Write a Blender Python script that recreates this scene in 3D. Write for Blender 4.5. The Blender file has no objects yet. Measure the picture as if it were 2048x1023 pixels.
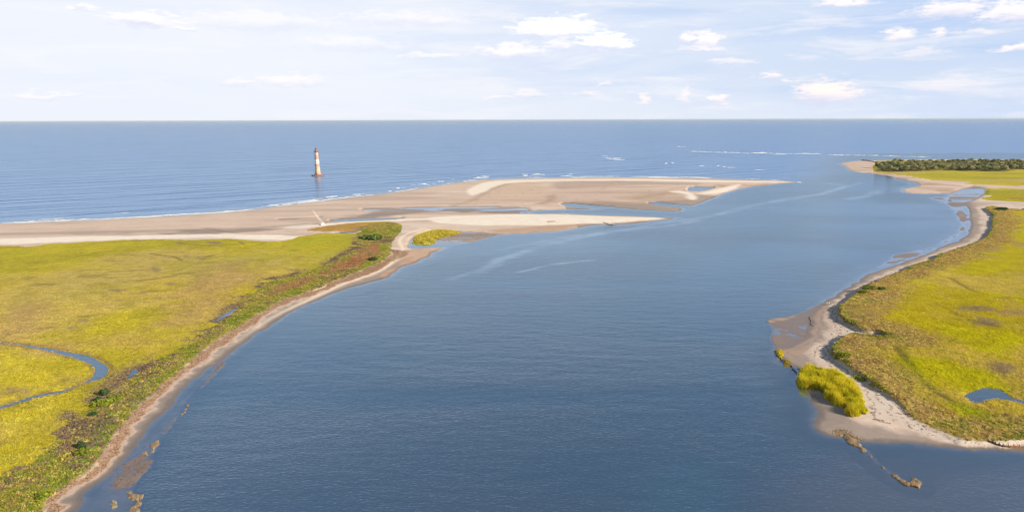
import bpy, bmesh, math, random
import numpy as np
from mathutils import Vector, Matrix
rng = np.random.default_rng(7)
random.seed(7)
scene = bpy.context.scene
COL = scene.collection
R = math.radians

# ------------------------------------------------------------------ camera
CAM_H = 97.0
FPX = 1400.0                      # focal length in pixels of a 2048 px wide frame
PITCH = R(11.02); ROLL = R(0.18)
cam_data = bpy.data.cameras.new('camera')
cam_data.sensor_width = 36.0
cam_data.lens = FPX / 2048 * 36.0
cam_data.clip_start = 1.0
cam_data.clip_end = 400000.0
cam = bpy.data.objects.new('camera', cam_data)
COL.objects.link(cam)
F = Vector((0, math.cos(PITCH), -math.sin(PITCH)))
R0 = Vector((1, 0, 0)); U0 = R0.cross(F)
RV = (math.cos(ROLL) * R0 - math.sin(ROLL) * U0).normalized()
UV_ = (math.cos(ROLL) * U0 + math.sin(ROLL) * R0).normalized()
m3 = Matrix((RV, UV_, -F)).transposed()
cam.matrix_world = Matrix.Translation((0, 0, CAM_H)) @ m3.to_4x4()
scene.camera = cam
scene.view_settings.view_transform = 'Standard'
scene.view_settings.look = 'None'
scene.view_settings.gamma = 1.0
scene.view_settings.exposure = 0.45

def ray(x, y):
    d = F + RV * ((x - 1024.0) / FPX) - UV_ * ((y - 511.5) / FPX)
    return d.normalized()
def ground(x, y, z=0.0):
    """survey point of the photograph -> place on the level z"""
    d = ray(x, y)
    t = (z - CAM_H) / d.z
    return (d.x * t, d.y * t)

# ------------------------------------------------------------------ sun and sky
SUN_AZ = math.atan2(0.86, -0.50)       # from +Y clockwise
SUN_EL = R(25)
sun_dir = Vector((math.sin(SUN_AZ) * math.cos(SUN_EL), math.cos(SUN_AZ) * math.cos(SUN_EL), math.sin(SUN_EL)))
sl = bpy.data.lights.new('sun', 'SUN'); sl.energy = 5.2; sl.angle = R(0.5); sl.color = (1.0, 0.86, 0.68)
so = bpy.data.objects.new('sun', sl); COL.objects.link(so)
so.rotation_euler = sun_dir.to_track_quat('Z', 'Y').to_euler()
so.location = (0, 0, 300)

class NT:
    def __init__(s, tree): s.t = tree
    def n(s, typ, **kw):
        nd = s.t.nodes.new(typ)
        for k, v in kw.items(): setattr(nd, k, v)
        return nd
    def put(s, sock, v):
        if isinstance(v, bpy.types.NodeSocket): s.t.links.new(v, sock)
        elif isinstance(v, (tuple, list)):
            sock.default_value = tuple(v) + ((1.0,) if len(v) == 3 and len(sock.default_value) == 4 else ())
        else: sock.default_value = v
    def math(s, op, a, b=None, c=None, clamp=False):
        nd = s.n('ShaderNodeMath', operation=op, use_clamp=clamp)
        s.put(nd.inputs[0], a)
        if b is not None: s.put(nd.inputs[1], b)
        if c is not None: s.put(nd.inputs[2], c)
        return nd.outputs[0]
    def mixc(s, f, a, b, blend='MIX'):
        nd = s.n('ShaderNodeMix', data_type='RGBA', blend_type=blend)
        s.put(nd.inputs[0], f); s.put(nd.inputs[6], a); s.put(nd.inputs[7], b)
        return nd.outputs[2]
    def mapr(s, v, a, b, c=0.0, d=1.0, smooth=False):
        nd = s.n('ShaderNodeMapRange', interpolation_type='SMOOTHSTEP' if smooth else 'LINEAR')
        for i, q in enumerate((v, a, b, c, d)): s.put(nd.inputs[i], q)
        return nd.outputs[0]
    def mapping(s, vec, scale=(1, 1, 1), rot=(0, 0, 0), loc=(0, 0, 0)):
        nd = s.n('ShaderNodeMapping')
        s.put(nd.inputs['Vector'], vec)
        nd.inputs['Scale'].default_value = scale; nd.inputs['Rotation'].default_value = rot; nd.inputs['Location'].default_value = loc
        return nd.outputs[0]
    def noise(s, vec, scale, detail=3, rough=0.55, dist=0.0):
        nd = s.n('ShaderNodeTexNoise')
        s.put(nd.inputs['Vector'], vec)
        nd.inputs['Scale'].default_value = scale; nd.inputs['Detail'].default_value = detail
        nd.inputs['Roughness'].default_value = rough; nd.inputs['Distortion'].default_value = dist
        return nd.outputs['Fac']

world = bpy.data.worlds.new('World'); scene.world = world; world.use_nodes = True
wt = world.node_tree; wt.nodes.clear(); W = NT(wt)
tc = W.n('ShaderNodeTexCoord').outputs['Generated']
sky = W.n('ShaderNodeTexSky', sky_type='NISHITA', sun_disc=False)
sky.sun_elevation = SUN_EL; sky.sun_rotation = SUN_AZ; sky.air_density = 1.0; sky.dust_density = 0.6; sky.altitude = 50
sep = W.n('ShaderNodeSeparateXYZ'); W.put(sep.inputs[0], tc)
el = W.math('ARCSINE', sep.outputs[2]); az = W.math('ARCTAN2', sep.outputs[0], sep.outputs[1])
nish = W.mixc(1.0, sky.outputs[0], (0.072, 0.070, 0.068), 'MULTIPLY')
comb = W.n('ShaderNodeCombineXYZ'); W.put(comb.inputs[0], az); W.put(comb.inputs[1], W.math('MULTIPLY', el, 3.2))
combs = W.n('ShaderNodeCombineXYZ'); W.put(combs.inputs[0], az); W.put(combs.inputs[1], W.math('MULTIPLY', el, 7.0)); aes = combs.outputs[0]
ae = comb.outputs[0]
n_big = W.noise(aes, 2.8, 6, 0.58, 0.6)
n_mid = W.noise(W.mapping(aes, loc=(3, 1, 0)), 6.0, 7, 0.62, 0.5)
# thin veil of high cloud: white low down and to the left, thinner to the right and overhead
leftness = W.mapr(az, -0.35, 0.6, 1.0, 0.0, True)
veil_col = W.mixc(leftness, (0.47, 0.555, 0.70), (0.66, 0.685, 0.745))
blue_patch = W.math('MULTIPLY', W.mapr(n_big, 0.42, 0.66, 0.0, 1.0, True), W.mapr(leftness, 0.0, 1.0, 0.85, 0.10))
veil_col = W.mixc(blue_patch, veil_col, (0.36, 0.475, 0.70))
wisp = W.math('MULTIPLY', W.mapr(n_mid, 0.48, 0.68, 0.0, 1.0, True), 0.62)
veil_col = W.mixc(wisp, veil_col, (0.71, 0.705, 0.735))
veil_f = W.mapr(el, 0.14, 0.34, 0.97, 0.05, True)
veil_col = W.mixc(W.math('MULTIPLY', W.mapr(el, 0.0, 0.07, 1.0, 0.0, True), 0.45), veil_col, (0.64, 0.67, 0.735))
skyc = W.mixc(veil_f, nish, veil_col)
def az_el(x, y):
    d = ray(x, y); return math.atan2(d.x, d.y), math.asin(d.z)
# cumulus: photo-surveyed directions, sizes (radians) ; (x, y, half width, half height, density, warmth)
clouds = [(290,42,60,15,1.0,.1),(172,17,18,6,.6,.1),(362,57,24,5,.6,.1),(860,114,62,8,.45,.2),
 (1110,60,80,21,1.25,.0),(1210,86,50,19,1.3,.0),(1025,106,68,17,.7,.1),(1120,90,34,14,.55,.2),(1376,78,16,14,.9,.3),(1414,82,22,17,1.1,.15),
 (1402,98,44,6,.6,.3),(1470,126,36,8,.45,.3),(1540,152,24,9,.75,.5),(1580,162,24,4,.5,.4),(1650,187,56,24,1.0,.8),(1436,200,15,10,.75,.6),
 (1290,200,14,11,.6,.7),(1370,195,9,19,.5,.6),(1176,188,34,8,.5,.5),(1214,170,20,7,.5,.5),(1060,188,44,8,.42,.5),
 (1796,68,28,11,.85,.5),(1876,68,13,10,.7,.4),(1690,4,54,9,.85,.3),(1905,20,56,18,.8,.4),(2024,27,44,17,.95,.2),
 (1955,64,36,7,.5,.5),(2026,98,38,8,.8,.4),(1830,112,40,10,.4,.5),(590,162,62,13,.4,.2),(478,166,34,6,.35,.2),(92,190,60,7,.35,.3),
 (1000,196,30,8,.4,.4),(1900,175,60,20,.3,.6),(700,90,110,14,.3,.1),(520,45,150,18,.35,.1),(820,40,120,16,.35,.1)]
na = W.n('ShaderNodeTexNoise'); W.put(na.inputs['Vector'], ae); na.inputs['Scale'].default_value = 26; na.inputs['Detail'].default_value = 5; na.inputs['Roughness'].default_value = 0.62
wob = W.n('ShaderNodeVectorMath', operation='SUBTRACT'); W.put(wob.inputs[0], na.outputs['Color']); wob.inputs[1].default_value = (.5, .5, .5)
comb2 = W.n('ShaderNodeCombineXYZ'); W.put(comb2.inputs[0], az); W.put(comb2.inputs[1], el)
wsc = W.n('ShaderNodeVectorMath', operation='MULTIPLY'); W.put(wsc.inputs[0], wob.outputs[0]); wsc.inputs[1].default_value = (0.055, 0.026, 0)
wad = W.n('ShaderNodeVectorMath', operation='ADD'); W.put(wad.inputs[0], comb2.outputs[0]); W.put(wad.inputs[1], wsc.outputs[0])
n_puff = W.noise(ae, 60, 4, 0.6)
edge = W.mapr(n_puff, 0.3, 0.7, -0.36, 0.36)
for (x, y, hw, hh, den, warm) in clouds:
    a0, e0 = az_el(x, y)
    sx = hw / FPX * 1.05; sy = hh / FPX * 1.15
    mp = W.mapping(wad.outputs[0], scale=(1 / sx, 1 / sy, 1), loc=(-a0 / sx, -e0 / sy, 0))
    ln = W.n('ShaderNodeVectorMath', operation='LENGTH'); W.put(ln.inputs[0], mp)
    r_ = W.math('ADD', ln.outputs['Value'], edge)
    # flat, greyer base
    sp = W.n('ShaderNodeSeparateXYZ'); W.put(sp.inputs[0], mp)
    body = W.math('MULTIPLY', W.mapr(r_, 0.38, 1.2, min(den * 1.1, 1.0), 0.0, True), W.mapr(sp.outputs[1], -0.95, -0.35, 0.25, 1.0, True))
    top = W.mapr(sp.outputs[1], -0.8, 0.35, 0.0, 1.0, True)
    litc = (0.84 - .02 * warm, 0.80 - .09 * warm, 0.79 - .12 * warm) if den < 1.2 else (0.95, 0.93, 0.92)
    cc = W.mixc(top, (0.52, 0.55, 0.69), litc)
    skyc = W.mixc(body, skyc, cc)
bg = W.n('ShaderNodeBackground'); W.put(bg.inputs[0], skyc); bg.inputs[1].default_value = 1.0
wo = W.n('ShaderNodeOutputWorld'); wt.links.new(bg.outputs[0], wo.inputs[0])

# ------------------------------------------------------------------ helpers
def tag(o, label=None, cat=None, group=None, kind=None):
    if label: o['label'] = label
    if cat: o['category'] = cat
    if group: o['group'] = group
    if kind: o['kind'] = kind
    return o
def empty(name, loc, rz=0.0):
    o = bpy.data.objects.new(name, None); o.location = loc; o.rotation_euler.z = rz
    COL.objects.link(o); return o
def mesh_np(name, V, faces, mat, attrs=None, smooth=True, link=True, parent=None):
    """V (n,3); faces: (m,3) or (m,4) int array"""
    me = bpy.data.meshes.new(name)
    V = np.asarray(V, dtype=np.float32); Fc = np.asarray(faces, dtype=np.int32)
    me.vertices.add(len(V)); me.vertices.foreach_set('co', V.ravel())
    k = Fc.shape[1]
    me.loops.add(Fc.size); me.loops.foreach_set('vertex_index', Fc.ravel())
    me.polygons.add(len(Fc))
    me.polygons.foreach_set('loop_start', np.arange(0, Fc.size, k, dtype=np.int32))
    if smooth: me.polygons.foreach_set('use_smooth', np.ones(len(Fc), dtype=bool))
    me.update(calc_edges=True)
    for an, arr in (attrs or {}).items():
        arr = np.asarray(arr, dtype=np.float32)
        if arr.ndim == 2:
            a = me.attributes.new(an, 'FLOAT_COLOR', 'POINT')
            rgba = np.ones((len(V), 4), dtype=np.float32); rgba[:, :3] = arr
            a.data.foreach_set('color', rgba.ravel())
        else:
            a = me.attributes.new(an, 'FLOAT', 'POINT'); a.data.foreach_set('value', arr)
    if mat: me.materials.append(mat)
    o = bpy.data.objects.new(name, me)
    if link: COL.objects.link(o)
    if parent: o.parent = parent
    return o
def bm_obj(name, bm, mat, parent=None, smooth=False):
    me = bpy.data.meshes.new(name); bmesh.ops.recalc_face_normals(bm, faces=bm.faces); bm.to_mesh(me); bm.free()
    if smooth:
        for p in me.polygons: p.use_smooth = True
    if mat: me.materials.append(mat)
    o = bpy.data.objects.new(name, me); COL.objects.link(o)
    if parent: o.parent = parent
    return o
def lathe(bm, prof, seg=32, cx=0, cy=0, cap=True):
    rings = []
    for (r, z) in prof:
        rings.append([bm.verts.new((cx + r * math.cos(2 * math.pi * i / seg), cy + r * math.sin(2 * math.pi * i / seg), z)) for i in range(seg)])
    for a, b in zip(rings, rings[1:]):
        for i in range(seg): bm.faces.new((a[i], a[(i + 1) % seg], b[(i + 1) % seg], b[i]))
    if cap: bm.faces.new(rings[0][::-1]); bm.faces.new(rings[-1])
def tube(bm, pts, rad, seg=7):
    pts = [Vector(p) for p in pts]; rad = rad if isinstance(rad, (list, tuple)) else [rad] * len(pts)
    rings = []
    for i, p in enumerate(pts):
        d = (pts[min(i + 1, len(pts) - 1)] - pts[max(i - 1, 0)]).normalized()
        a = d.cross(Vector((0, 0, 1)) if abs(d.z) < 0.9 else Vector((1, 0, 0))).normalized(); b = d.cross(a)
        rings.append([bm.verts.new(p + (a * math.cos(t) + b * math.sin(t)) * rad[i]) for t in [2 * math.pi * k / seg for k in range(seg)]])
    for u, v in zip(rings, rings[1:]):
        for i in range(seg): bm.faces.new((u[i], u[(i + 1) % seg], v[(i + 1) % seg], v[i]))
    bm.faces.new(rings[0][::-1]); bm.faces.new(rings[-1])
def box(bm, c, s, rz=0.0):
    M = Matrix.Translation(c) @ Matrix.Rotation(rz, 4, 'Z') @ Matrix.Diagonal((s[0], s[1], s[2], 1))
    bmesh.ops.create_cube(bm, size=1.0, matrix=M)
def material(name, col, rough=0.8, noise=None, metal=0.0, bump=0.0, spec=0.3):
    m = bpy.data.materials.new(name); m.use_nodes = True; N = NT(m.node_tree)
    b = m.node_tree.nodes['Principled BSDF']
    b.inputs['Roughness'].default_value = rough; b.inputs['Metallic'].default_value = metal
    b.inputs['Specular IOR Level'].default_value = spec
    if noise:
        pos = N.n('ShaderNodeTexCoord').outputs['Object']
        n1 = N.noise(pos, noise[1], 5, 0.6)
        N.put(b.inputs['Base Color'], N.mixc(N.mapr(n1, 0.35, 0.65, 0, 1, True), col, noise[0]))
        if bump:
            bn = N.n('ShaderNodeBump'); bn.inputs['Distance'].default_value = bump; N.put(bn.inputs['Height'], n1); N.put(b.inputs['Normal'], bn.outputs[0])
    else: N.put(b.inputs['Base Color'], col)
    return m

# ------------------------------------------------------------------ survey grid (polar, finer near the shore we stand over)
NC = 1900
AZ = np.linspace(R(-47), R(47), NC)
DTH = R(0.058)
TH = np.arange(R(40), R(0.05), -DTH)
TH = np.append(TH, R(0.04))
RR = CAM_H / np.tan(TH)
NR = len(TH)
X = RR[:, None] * np.sin(AZ)[None, :]; Y = RR[:, None] * np.cos(AZ)[None, :]
cell = np.broadcast_to((RR * DTH / np.sin(TH))[:, None] * np.ones((1, NC)), X.shape)   # radial cell size in metres

def hash2(ix, iy, seed):
    n = (ix.astype(np.int64) * 374761393 + iy.astype(np.int64) * 668265263 + seed * 974634777) & 0x7fffffff
    n = ((n ^ (n >> 13)) * 1274126177) & 0x7fffffff
    n = n ^ (n >> 16)
    return (n & 0xffff) / 65535.0
def vnoise(x, y, seed):
    ix = np.floor(x); iy = np.floor(y); fx = x - ix; fy = y - iy
    fx = fx * fx * (3 - 2 * fx); fy = fy * fy * (3 - 2 * fy)
    a = hash2(ix, iy, seed); b = hash2(ix + 1, iy, seed); c = hash2(ix, iy + 1, seed); d = hash2(ix + 1, iy + 1, seed)
    return (a * (1 - fx) + b * fx) * (1 - fy) + (c * (1 - fx) + d * fx) * fy
def fbm(x, y, wl, octs, seed, cellsize=None, rough=0.55):
    """values about 0 in -1..1 ; octaves finer than the grid fade out"""
    out = np.zeros_like(x); amp = 1.0; tot = 0.0
    c, s = math.cos(0.6), math.sin(0.6)
    for o in range(octs):
        v = vnoise((x * c - y * s) / wl + 17.3 * o, (x * s + y * c) / wl - 9.1 * o, seed + o) * 2 - 1
        if cellsize is not None: v = v * np.clip(wl / cellsize - 0.6, 0.0, 1.0)
        out += v * amp; tot += amp; amp *= rough; wl *= 0.5
        c, s = c * math.cos(1.1) - s * math.sin(1.1), s * math.cos(1.1) + c * math.sin(1.1)
    return out / tot * 1.6

def sstep(v, a, b):
    t = np.clip((v - a) / (b - a), 0, 1); return t * t * (3 - 2 * t)
def smooth_pts(pts, closed, sub):
    if sub <= 1: return list(pts)
    out = []; n = len(pts)
    rng_ = range(n if closed else n - 1)
    for i in rng_:
        p0 = pts[(i - 1) % n] if closed or i > 0 else pts[0]
        p1 = pts[i]; p2 = pts[(i + 1) % n]
        p3 = pts[(i + 2) % n] if closed or i + 2 < n else pts[-1]
        for k in range(sub):
            t = k / sub
            out.append(tuple(0.5 * ((2 * p1[j]) + (-p0[j] + p2[j]) * t + (2 * p0[j] - 5 * p1[j] + 4 * p2[j] - p3[j]) * t * t + (-p0[j] + 3 * p1[j] - 3 * p2[j] + p3[j]) * t ** 3) for j in (0, 1)))
    if not closed: out.append(tuple(pts[-1][:2]))
    return out
def seg_dist(D, P, M):
    """min distance of grid points to polyline P (world), written into D (clamped to M)"""
    for (ax, ay), (bx, by) in zip(P[:-1], P[1:]):
        ra, rb = math.hypot(ax, ay), math.hypot(bx, by)
        rmin, rmax = min(ra, rb) - M, max(ra, rb) + M
        rmin = max(rmin * 0.97, 60.0)
        aa, ab = math.atan2(ax, ay), math.atan2(bx, by)
        dm = M / max(rmin, 60.0) + 0.002
        c0 = int(np.searchsorted(AZ, min(aa, ab) - dm)); c1 = int(np.searchsorted(AZ, max(aa, ab) + dm))
        r0 = int(np.searchsorted(RR, rmin)); r1 = int(np.searchsorted(RR, rmax))
        if c1 <= c0 or r1 <= r0: continue
        xs = X[r0:r1, c0:c1]; ys = Y[r0:r1, c0:c1]
        dx, dy = bx - ax, by - ay; L2 = dx * dx + dy * dy + 1e-9
        t = np.clip(((xs - ax) * dx + (ys - ay) * dy) / L2, 0, 1)
        d = np.hypot(xs - ax - t * dx, ys - ay - t * dy)
        np.minimum(D[r0:r1, c0:c1], d, out=D[r0:r1, c0:c1])
def poly_world(px, z=0.0, sub=3, closed=True):
    return [ground(x, y, z) for (x, y) in smooth_pts(px, closed, sub)]
def sdf(px, z=0.0, M=40.0, sub=3):
    """signed distance in metres, + inside"""
    P = poly_world(px, z, sub)
    P.append(P[0])
    D = np.full(X.shape, float(M))
    seg_dist(D, P, M)
    # even-odd fill on the grid rows (in azimuth / depression)
    pa = np.array([math.atan2(p[0], p[1]) for p in P]); pt = np.array([math.atan2(CAM_H, math.hypot(*p)) for p in P])
    ins = np.zeros(X.shape, bool)
    for i, th in enumerate(TH):
        t0, t1 = pt[:-1], pt[1:]
        k = ((t0 > th) != (t1 > th))
        if not k.any(): continue
        xa = pa[:-1][k] + (th - t0[k]) / (t1[k] - t0[k]) * (pa[1:][k] - pa[:-1][k])
        idx = np.searchsorted(AZ, np.sort(xa))
        for a, b in zip(idx[0::2], idx[1::2]): ins[i, a:b] = True
    return np.where(ins, D, -D)
def ldist(px, z=0.0, M=20.0, sub=3):
    D = np.full(X.shape, float(M)); seg_dist(D, poly_world(px, z, sub, False), M); return D

# ------------------------------------------------------------------ survey of the shores (photo points)
COAST_L = [(-700,458),(-300,452),(0,447),(100,443),(200,439),(300,434),(400,428),(500,420),(600,407),(700,395),(760,388),(820,380),(880,370),(940,362),(1000,358),(1100,356),(1200,354.5),(1300,355),(1400,356.5),(1500,359),(1560,361.3),(1592,363.6),
 (1560,367),(1500,374),(1460,383),(1430,394),(1405,405),(1379,413),(1368,412),(1352,410),(1364,416),(1362,421.5),(1328,421.6),(1267,418),(1218,415),(1181,418.5),(1157,418),(1120,419),(1075,421),(1052,424.5),
 (1070,427.6),(1120,427),(1193,430),(1267,431.5),(1315,434),(1350,436),(1315,441),(1267,447),(1230,449),(1188,450),(1144,458),(1108,463),(1071,465),(1022,468),(998,469.5),(960,470),(927,467.5),(905,471),(872,477),(850,484),(835,490),(826,493),(830,496),(848,492.5),(890,492.5),
 (872,502),(845,519),(816,529),(788,545),(771,555),(726,568),(695,577),(665,588),(634,602.5),(603,615),(572,631),(531,656),(500,673),(467,697),(438,719),(401,743),(365,785),(328,828),(292,862),(255,902),(219,940),(182,975),(146,1018),(100,1075),(0,1200),(-900,1500),(-2600,1500),(-2600,700)]
COAST_R = [(1680,327),(1700,323),(1726,321),(1759,320.5),(1824,318.5),(1922,318.5),(2048,319),(2500,320),(3400,320),(4200,700),(3400,1000),(2700,915),(2300,905),(2048,899),(1980,896.6),(1919,894),(1846,889),(1748,882),(1700,875),(1687,870),(1659.5,868),(1638,862),(1626,848.6),(1627,830),(1624,815),(1612,790),(1600,772),(1594,758),
 (1594,748),(1584,736),(1568,730),(1556,712),(1552,700),(1580,690),(1612,668),(1618,640),(1626,620),(1641,606),(1648,601.5),(1674,591),(1701,570),(1740,543.5),(1793,528),(1846,509),(1885,491),(1922,477.5),(1938,455),(1937,432.5),(1929.5,413),(1896,407),(1885,398),(1905,391),(1896,386.8),(1843,387.5),(1808,383.6),(1810,376),(1830,369),(1800,360),(1783,353),(1750,348),(1709,343.5),(1697,338),(1690,332)]
VEG_L = [(-900,500),(-300,496),(0,492),(58,494),(103,488),(171,484),(239,480),(301,479),(376,480),(462,478),(513,482),(564,482),(599,473.5),(650,467),(668,468),(712,466),(716,462),(640,463),(610,461),(630,456),(680,449),(715,445),(781,444),(805,451),(803,464),(786,484),(780,508),(756,527),(706,548),(665,563.6),(624,580),(582,594),(541,615),(500,639),(478,653),(430,683),(383,719),(346,748),(317,778),(288,807),(252,843),(219,883),(197,916),(160,949),(120,985),(91,1018),(40,1075),(-60,1180),(-900,1600),(-2600,1500),(-2600,800)]
INNER_L = [(-900,1280),(-300,1050),(-120,1000),(0,960),(55,938),(109,891),(146,840),(190,807),(255,748),(310,723),(365,697),(419,661),(480,600),(507,586),(541,561),(578,554),(624,541),(665,525),(701,504),(715,497),(712,477),(722,455)]
RED_L = [(517,598),(552,578),(607,560),(664,536),(712,510),(738,492),(760,484),(757,500),(747,518),(695,540),(644,556),(603,572),(558,590),(521,604)]
GREEN1 = [(762,462),(775,451),(803,450),(800,464),(785,480),(760,484),(754,474)]
CREEK_L = [(-200,676),(-60,682),(0,684),(60,690),(120,700),(175,709),(204,723),(219,734),(217,746),(197,760),(175,766),(140,779),(124,786),(73,796),(36,806),(0,818),(-60,836),(-60,830),(0,812),(36,801),(73,790),(124,779),(160,768),(182,755),(188,742),(180,729),(146,716),(84,700),(40,691),(0,687),(-60,686),(-200,680)]
POOL = [  # small waters on the marsh and sand (photo outline, name irrelevant)
 [(255,757),(262,742),(276,737),(276,745),(262,756)],
 [(424,644),(432,638),(455,624),(474,614),(474,620),(452,634),(436,642)],
 [(668,467),(690,463.5),(712,463),(706,466),(685,468.5)],
 [(660,440),(700,437.5),(760,436),(803,435),(801,438),(760,441),(700,443),(664,443)],
 [(1929,793),(1940,784),(1962,776),(1997,777),(2018,790),(2048,801),(2120,812),(2120,820),(2048,809),(2017,799),(1988,797),(1963,805),(1948,805)],
 [(1375,377),(1385,373.5),(1420,373),(1428,376),(1405,382),(1380,383)],
 [(1120,408),(1136,405.5),(1170,408),(1200,411),(1226,413),(1222,417),(1180,416.5),(1140,414)],
 [(1296,405.5),(1320,404),(1350,408),(1374,410),(1370,415),(1330,412.5),(1300,409)],
 [(556,438.5),(600,436),(640,434),(640,435.5),(600,438),(560,440)],
 [(1790,360),(1815,361),(1835,366),(1838,371),(1824,374),(1812,376),(1800,372),(1810,366)],
]
VEG_R = [(1969,417),(1985,414),(2010,418),(2048,420),(2400,426),(3400,440),(4200,650),(3400,800),(2500,850),(2048,872),(2017,877),(1980,879.5),(1929,877),(1919,874),(1870,857),(1830,838),(1812,827),(1794,804),(1769,788),(1750,777),(1735,760),(1705,746),(1686,729),(1668,717),(1666,697),(1672,682),(1690,673),(1716,671),(1748,675),(1782,678),(1760,669),(1722,663),(1706,653),(1685,640),(1677,620),(1701,593),(1724,578),(1761,559),(1796,546),(1833,530),(1867,520),(1885,507),(1938,491),(1970,477),(1981,460),(1984,445),(1984,430),(1974,423)]
VEG_R2 = [(1745,344),(1752,324),(1780,321),(2048,321.5),(2500,322),(3300,325),(3300,380),(2400,374),(2048,372),(1960,370),(1925,368),(1941,363.5),(1870,361),(1843,357),(1800,350)]
VEG_R3 = [(1951,379),(1985,377),(2048,377),(2500,380),(3300,390),(3300,412),(2400,407),(2048,404.5),(1990,402),(1961,399),(1972,392),(1948,386)]
OCEAN = [(-2500,400),(-700,458),(0,447),(200,439),(400,428),(500,420),(600,407),(700,395),(820,380),(880,370),(940,362),(1000,358),(1200,354.5),(1400,356.5),(1560,361),(1620,350),(1640,315),(1640,262),(-2500,262)]

wx = fbm(X, Y, 14.0, 4, 5, cell); wy = fbm(X, Y, 3.0, 3, 11, cell)
n60 = fbm(X, Y, 60.0, 4, 21, cell); n200 = fbm(X, Y, 220.0, 4, 31, cell)
n25 = fbm(X, Y, 25.0, 4, 41, cell); n6 = fbm(X, Y, 6.0, 4, 51, cell); n1 = fbm(X, Y, 1.3, 3, 61, cell * 0.5)
# streaks that follow the strand of the outer bar (long in x)
strk = fbm(X * 0.10, Y, 16.0, 4, 71, cell * 0.7)

dL = sdf(COAST_L, 0, 90, 3); dR = sdf(COAST_R, 0, 90, 3)
d0 = np.maximum(dL, dR)
jit = wx * np.clip(2.2, 0, None) + wy * 0.6
d = d0 + jit
vL = sdf(VEG_L, 0.8, 60, 3) + wx * 1.6 + wy * 0.7
vR = sdf(VEG_R, 1.2, 60, 3) + wx * 0.9 + wy * 0.5
vR2 = sdf(VEG_R2, 0.6, 60, 2) + wx * 4
vR3 = sdf(VEG_R3, 0.6, 60, 2) + wx * 5 - 2 + n25 * 7
v = np.maximum.reduce([vL, vR, vR2, vR3])
iL = ldist(INNER_L, 0.8, 60, 3)

land_h = 0.75 * (1 - np.exp(-np.clip(d, 0, None) / 14.0)) + 0.012 * np.clip(d, 0, 30)
sea_h = np.where(d < 0, d * 0.075, 0)
h = np.where(d > 0, land_h, sea_h)
# left beach / marsh body
h = h + np.where(vL > 0, 0.25 * sstep(vL, 0, 4), 0)
scrubL = sstep(vL, 0, 3) * (vL < 59)
# strip between the strand and the inner wrack line: low dune with hummocks
dune_mask = np.clip(1 - iL / 60, 0, 1)
h_scarp = 2.2 * sstep(vR, -0.3, 1.8) * (0.2 + 0.8 * sstep(Y, 208, 250)) - 1.1 * sstep(vR, 6, 45)
h = np.where(vR > -2.5, np.maximum(h, 0.25 + 0.5 * sstep(vR, -2.5, 0.8) + h_scarp * 0.9), h)
# shallow flats
n_reef = 0.8 * n1 + 0.7 * wy + 0.2 * n6
FLAT_LL = [(500,672),(500,681),(449,727),(415,765),(379,812),(321,890),(303,930),(272,972),(290,990),(283,1024),(275,1100),(-50,1300),(0,1200),(146,1018),(219,940),(292,862),(365,785),(438,719)]
fl = sdf(FLAT_LL, 0, 20, 3) + wx * 1.2
h = np.where((fl > 0) & (h < 0.05), np.maximum(h, -0.075 + 0.06 * n6 + 0.06 * wx - 0.5 * (1 - sstep(fl, 0, 3.0))), h)
def raise_poly(px, lvl, soft, z=0.0, amp=0.1, nz=None, sub=2):
    global h
    q = sdf(px, z, 25, sub) + (wx * 0.5 + wy * 0.6) * soft
    t = sstep(q, -soft, soft)
    h = h * (1 - t) + (lvl - 0.10 * (1 - sstep(q, 0, 1.6 * soft)) + 1.7 * amp * (nz if nz is not None else (0.6 * n6 + 0.5 * wy))) * t
    return t
def carve(px, lvl, soft, z=0.0, sub=2, jitter=0.5):
    global h
    q = sdf(px, z, 25, sub) + (wy * 0.7) * jitter
    t = sstep(q, -soft, soft * 0.4)
    h = h * (1 - t) + np.minimum(h, lvl) * t
    return t
mud1 = raise_poly([(222,975),(232,955),(255,927),(303,916),(306,931),(272,967),(262,985),(245,978)], 0.04, 1.2, amp=0.05)
reef = raise_poly([(250,982),(270,990),(289,985),(283,1022),(276,1070),(255,1070),(264,1000)], 0.10, 0.8, amp=0.13, nz=n_reef)
reef = np.maximum(reef, raise_poly([(290,904),(302,892),(315,878),(318,888),(306,906)], 0.09, 0.8, amp=0.12, nz=n_reef))
reef = np.maximum(reef, raise_poly([(357,832),(366,818),(376,809),(378,818),(366,832)], 0.09, 0.8, amp=0.12, nz=n_reef))
mud1 = np.maximum(mud1, raise_poly([(318,872),(330,850),(350,832),(362,822),(352,845),(335,866)], 0.04, 1.0, amp=0.05))
mud1 = np.maximum(mud1, raise_poly([(398,775),(415,752),(440,728),(452,722),(440,742),(412,772)], 0.03, 1.2, amp=0.05))
mud1 = np.maximum(mud1, raise_poly([(228,940),(250,925),(272,912),(284,900),(290,880),(300,900),(290,915),(262,930)], 0.02, 1.4, amp=0.06))
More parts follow.
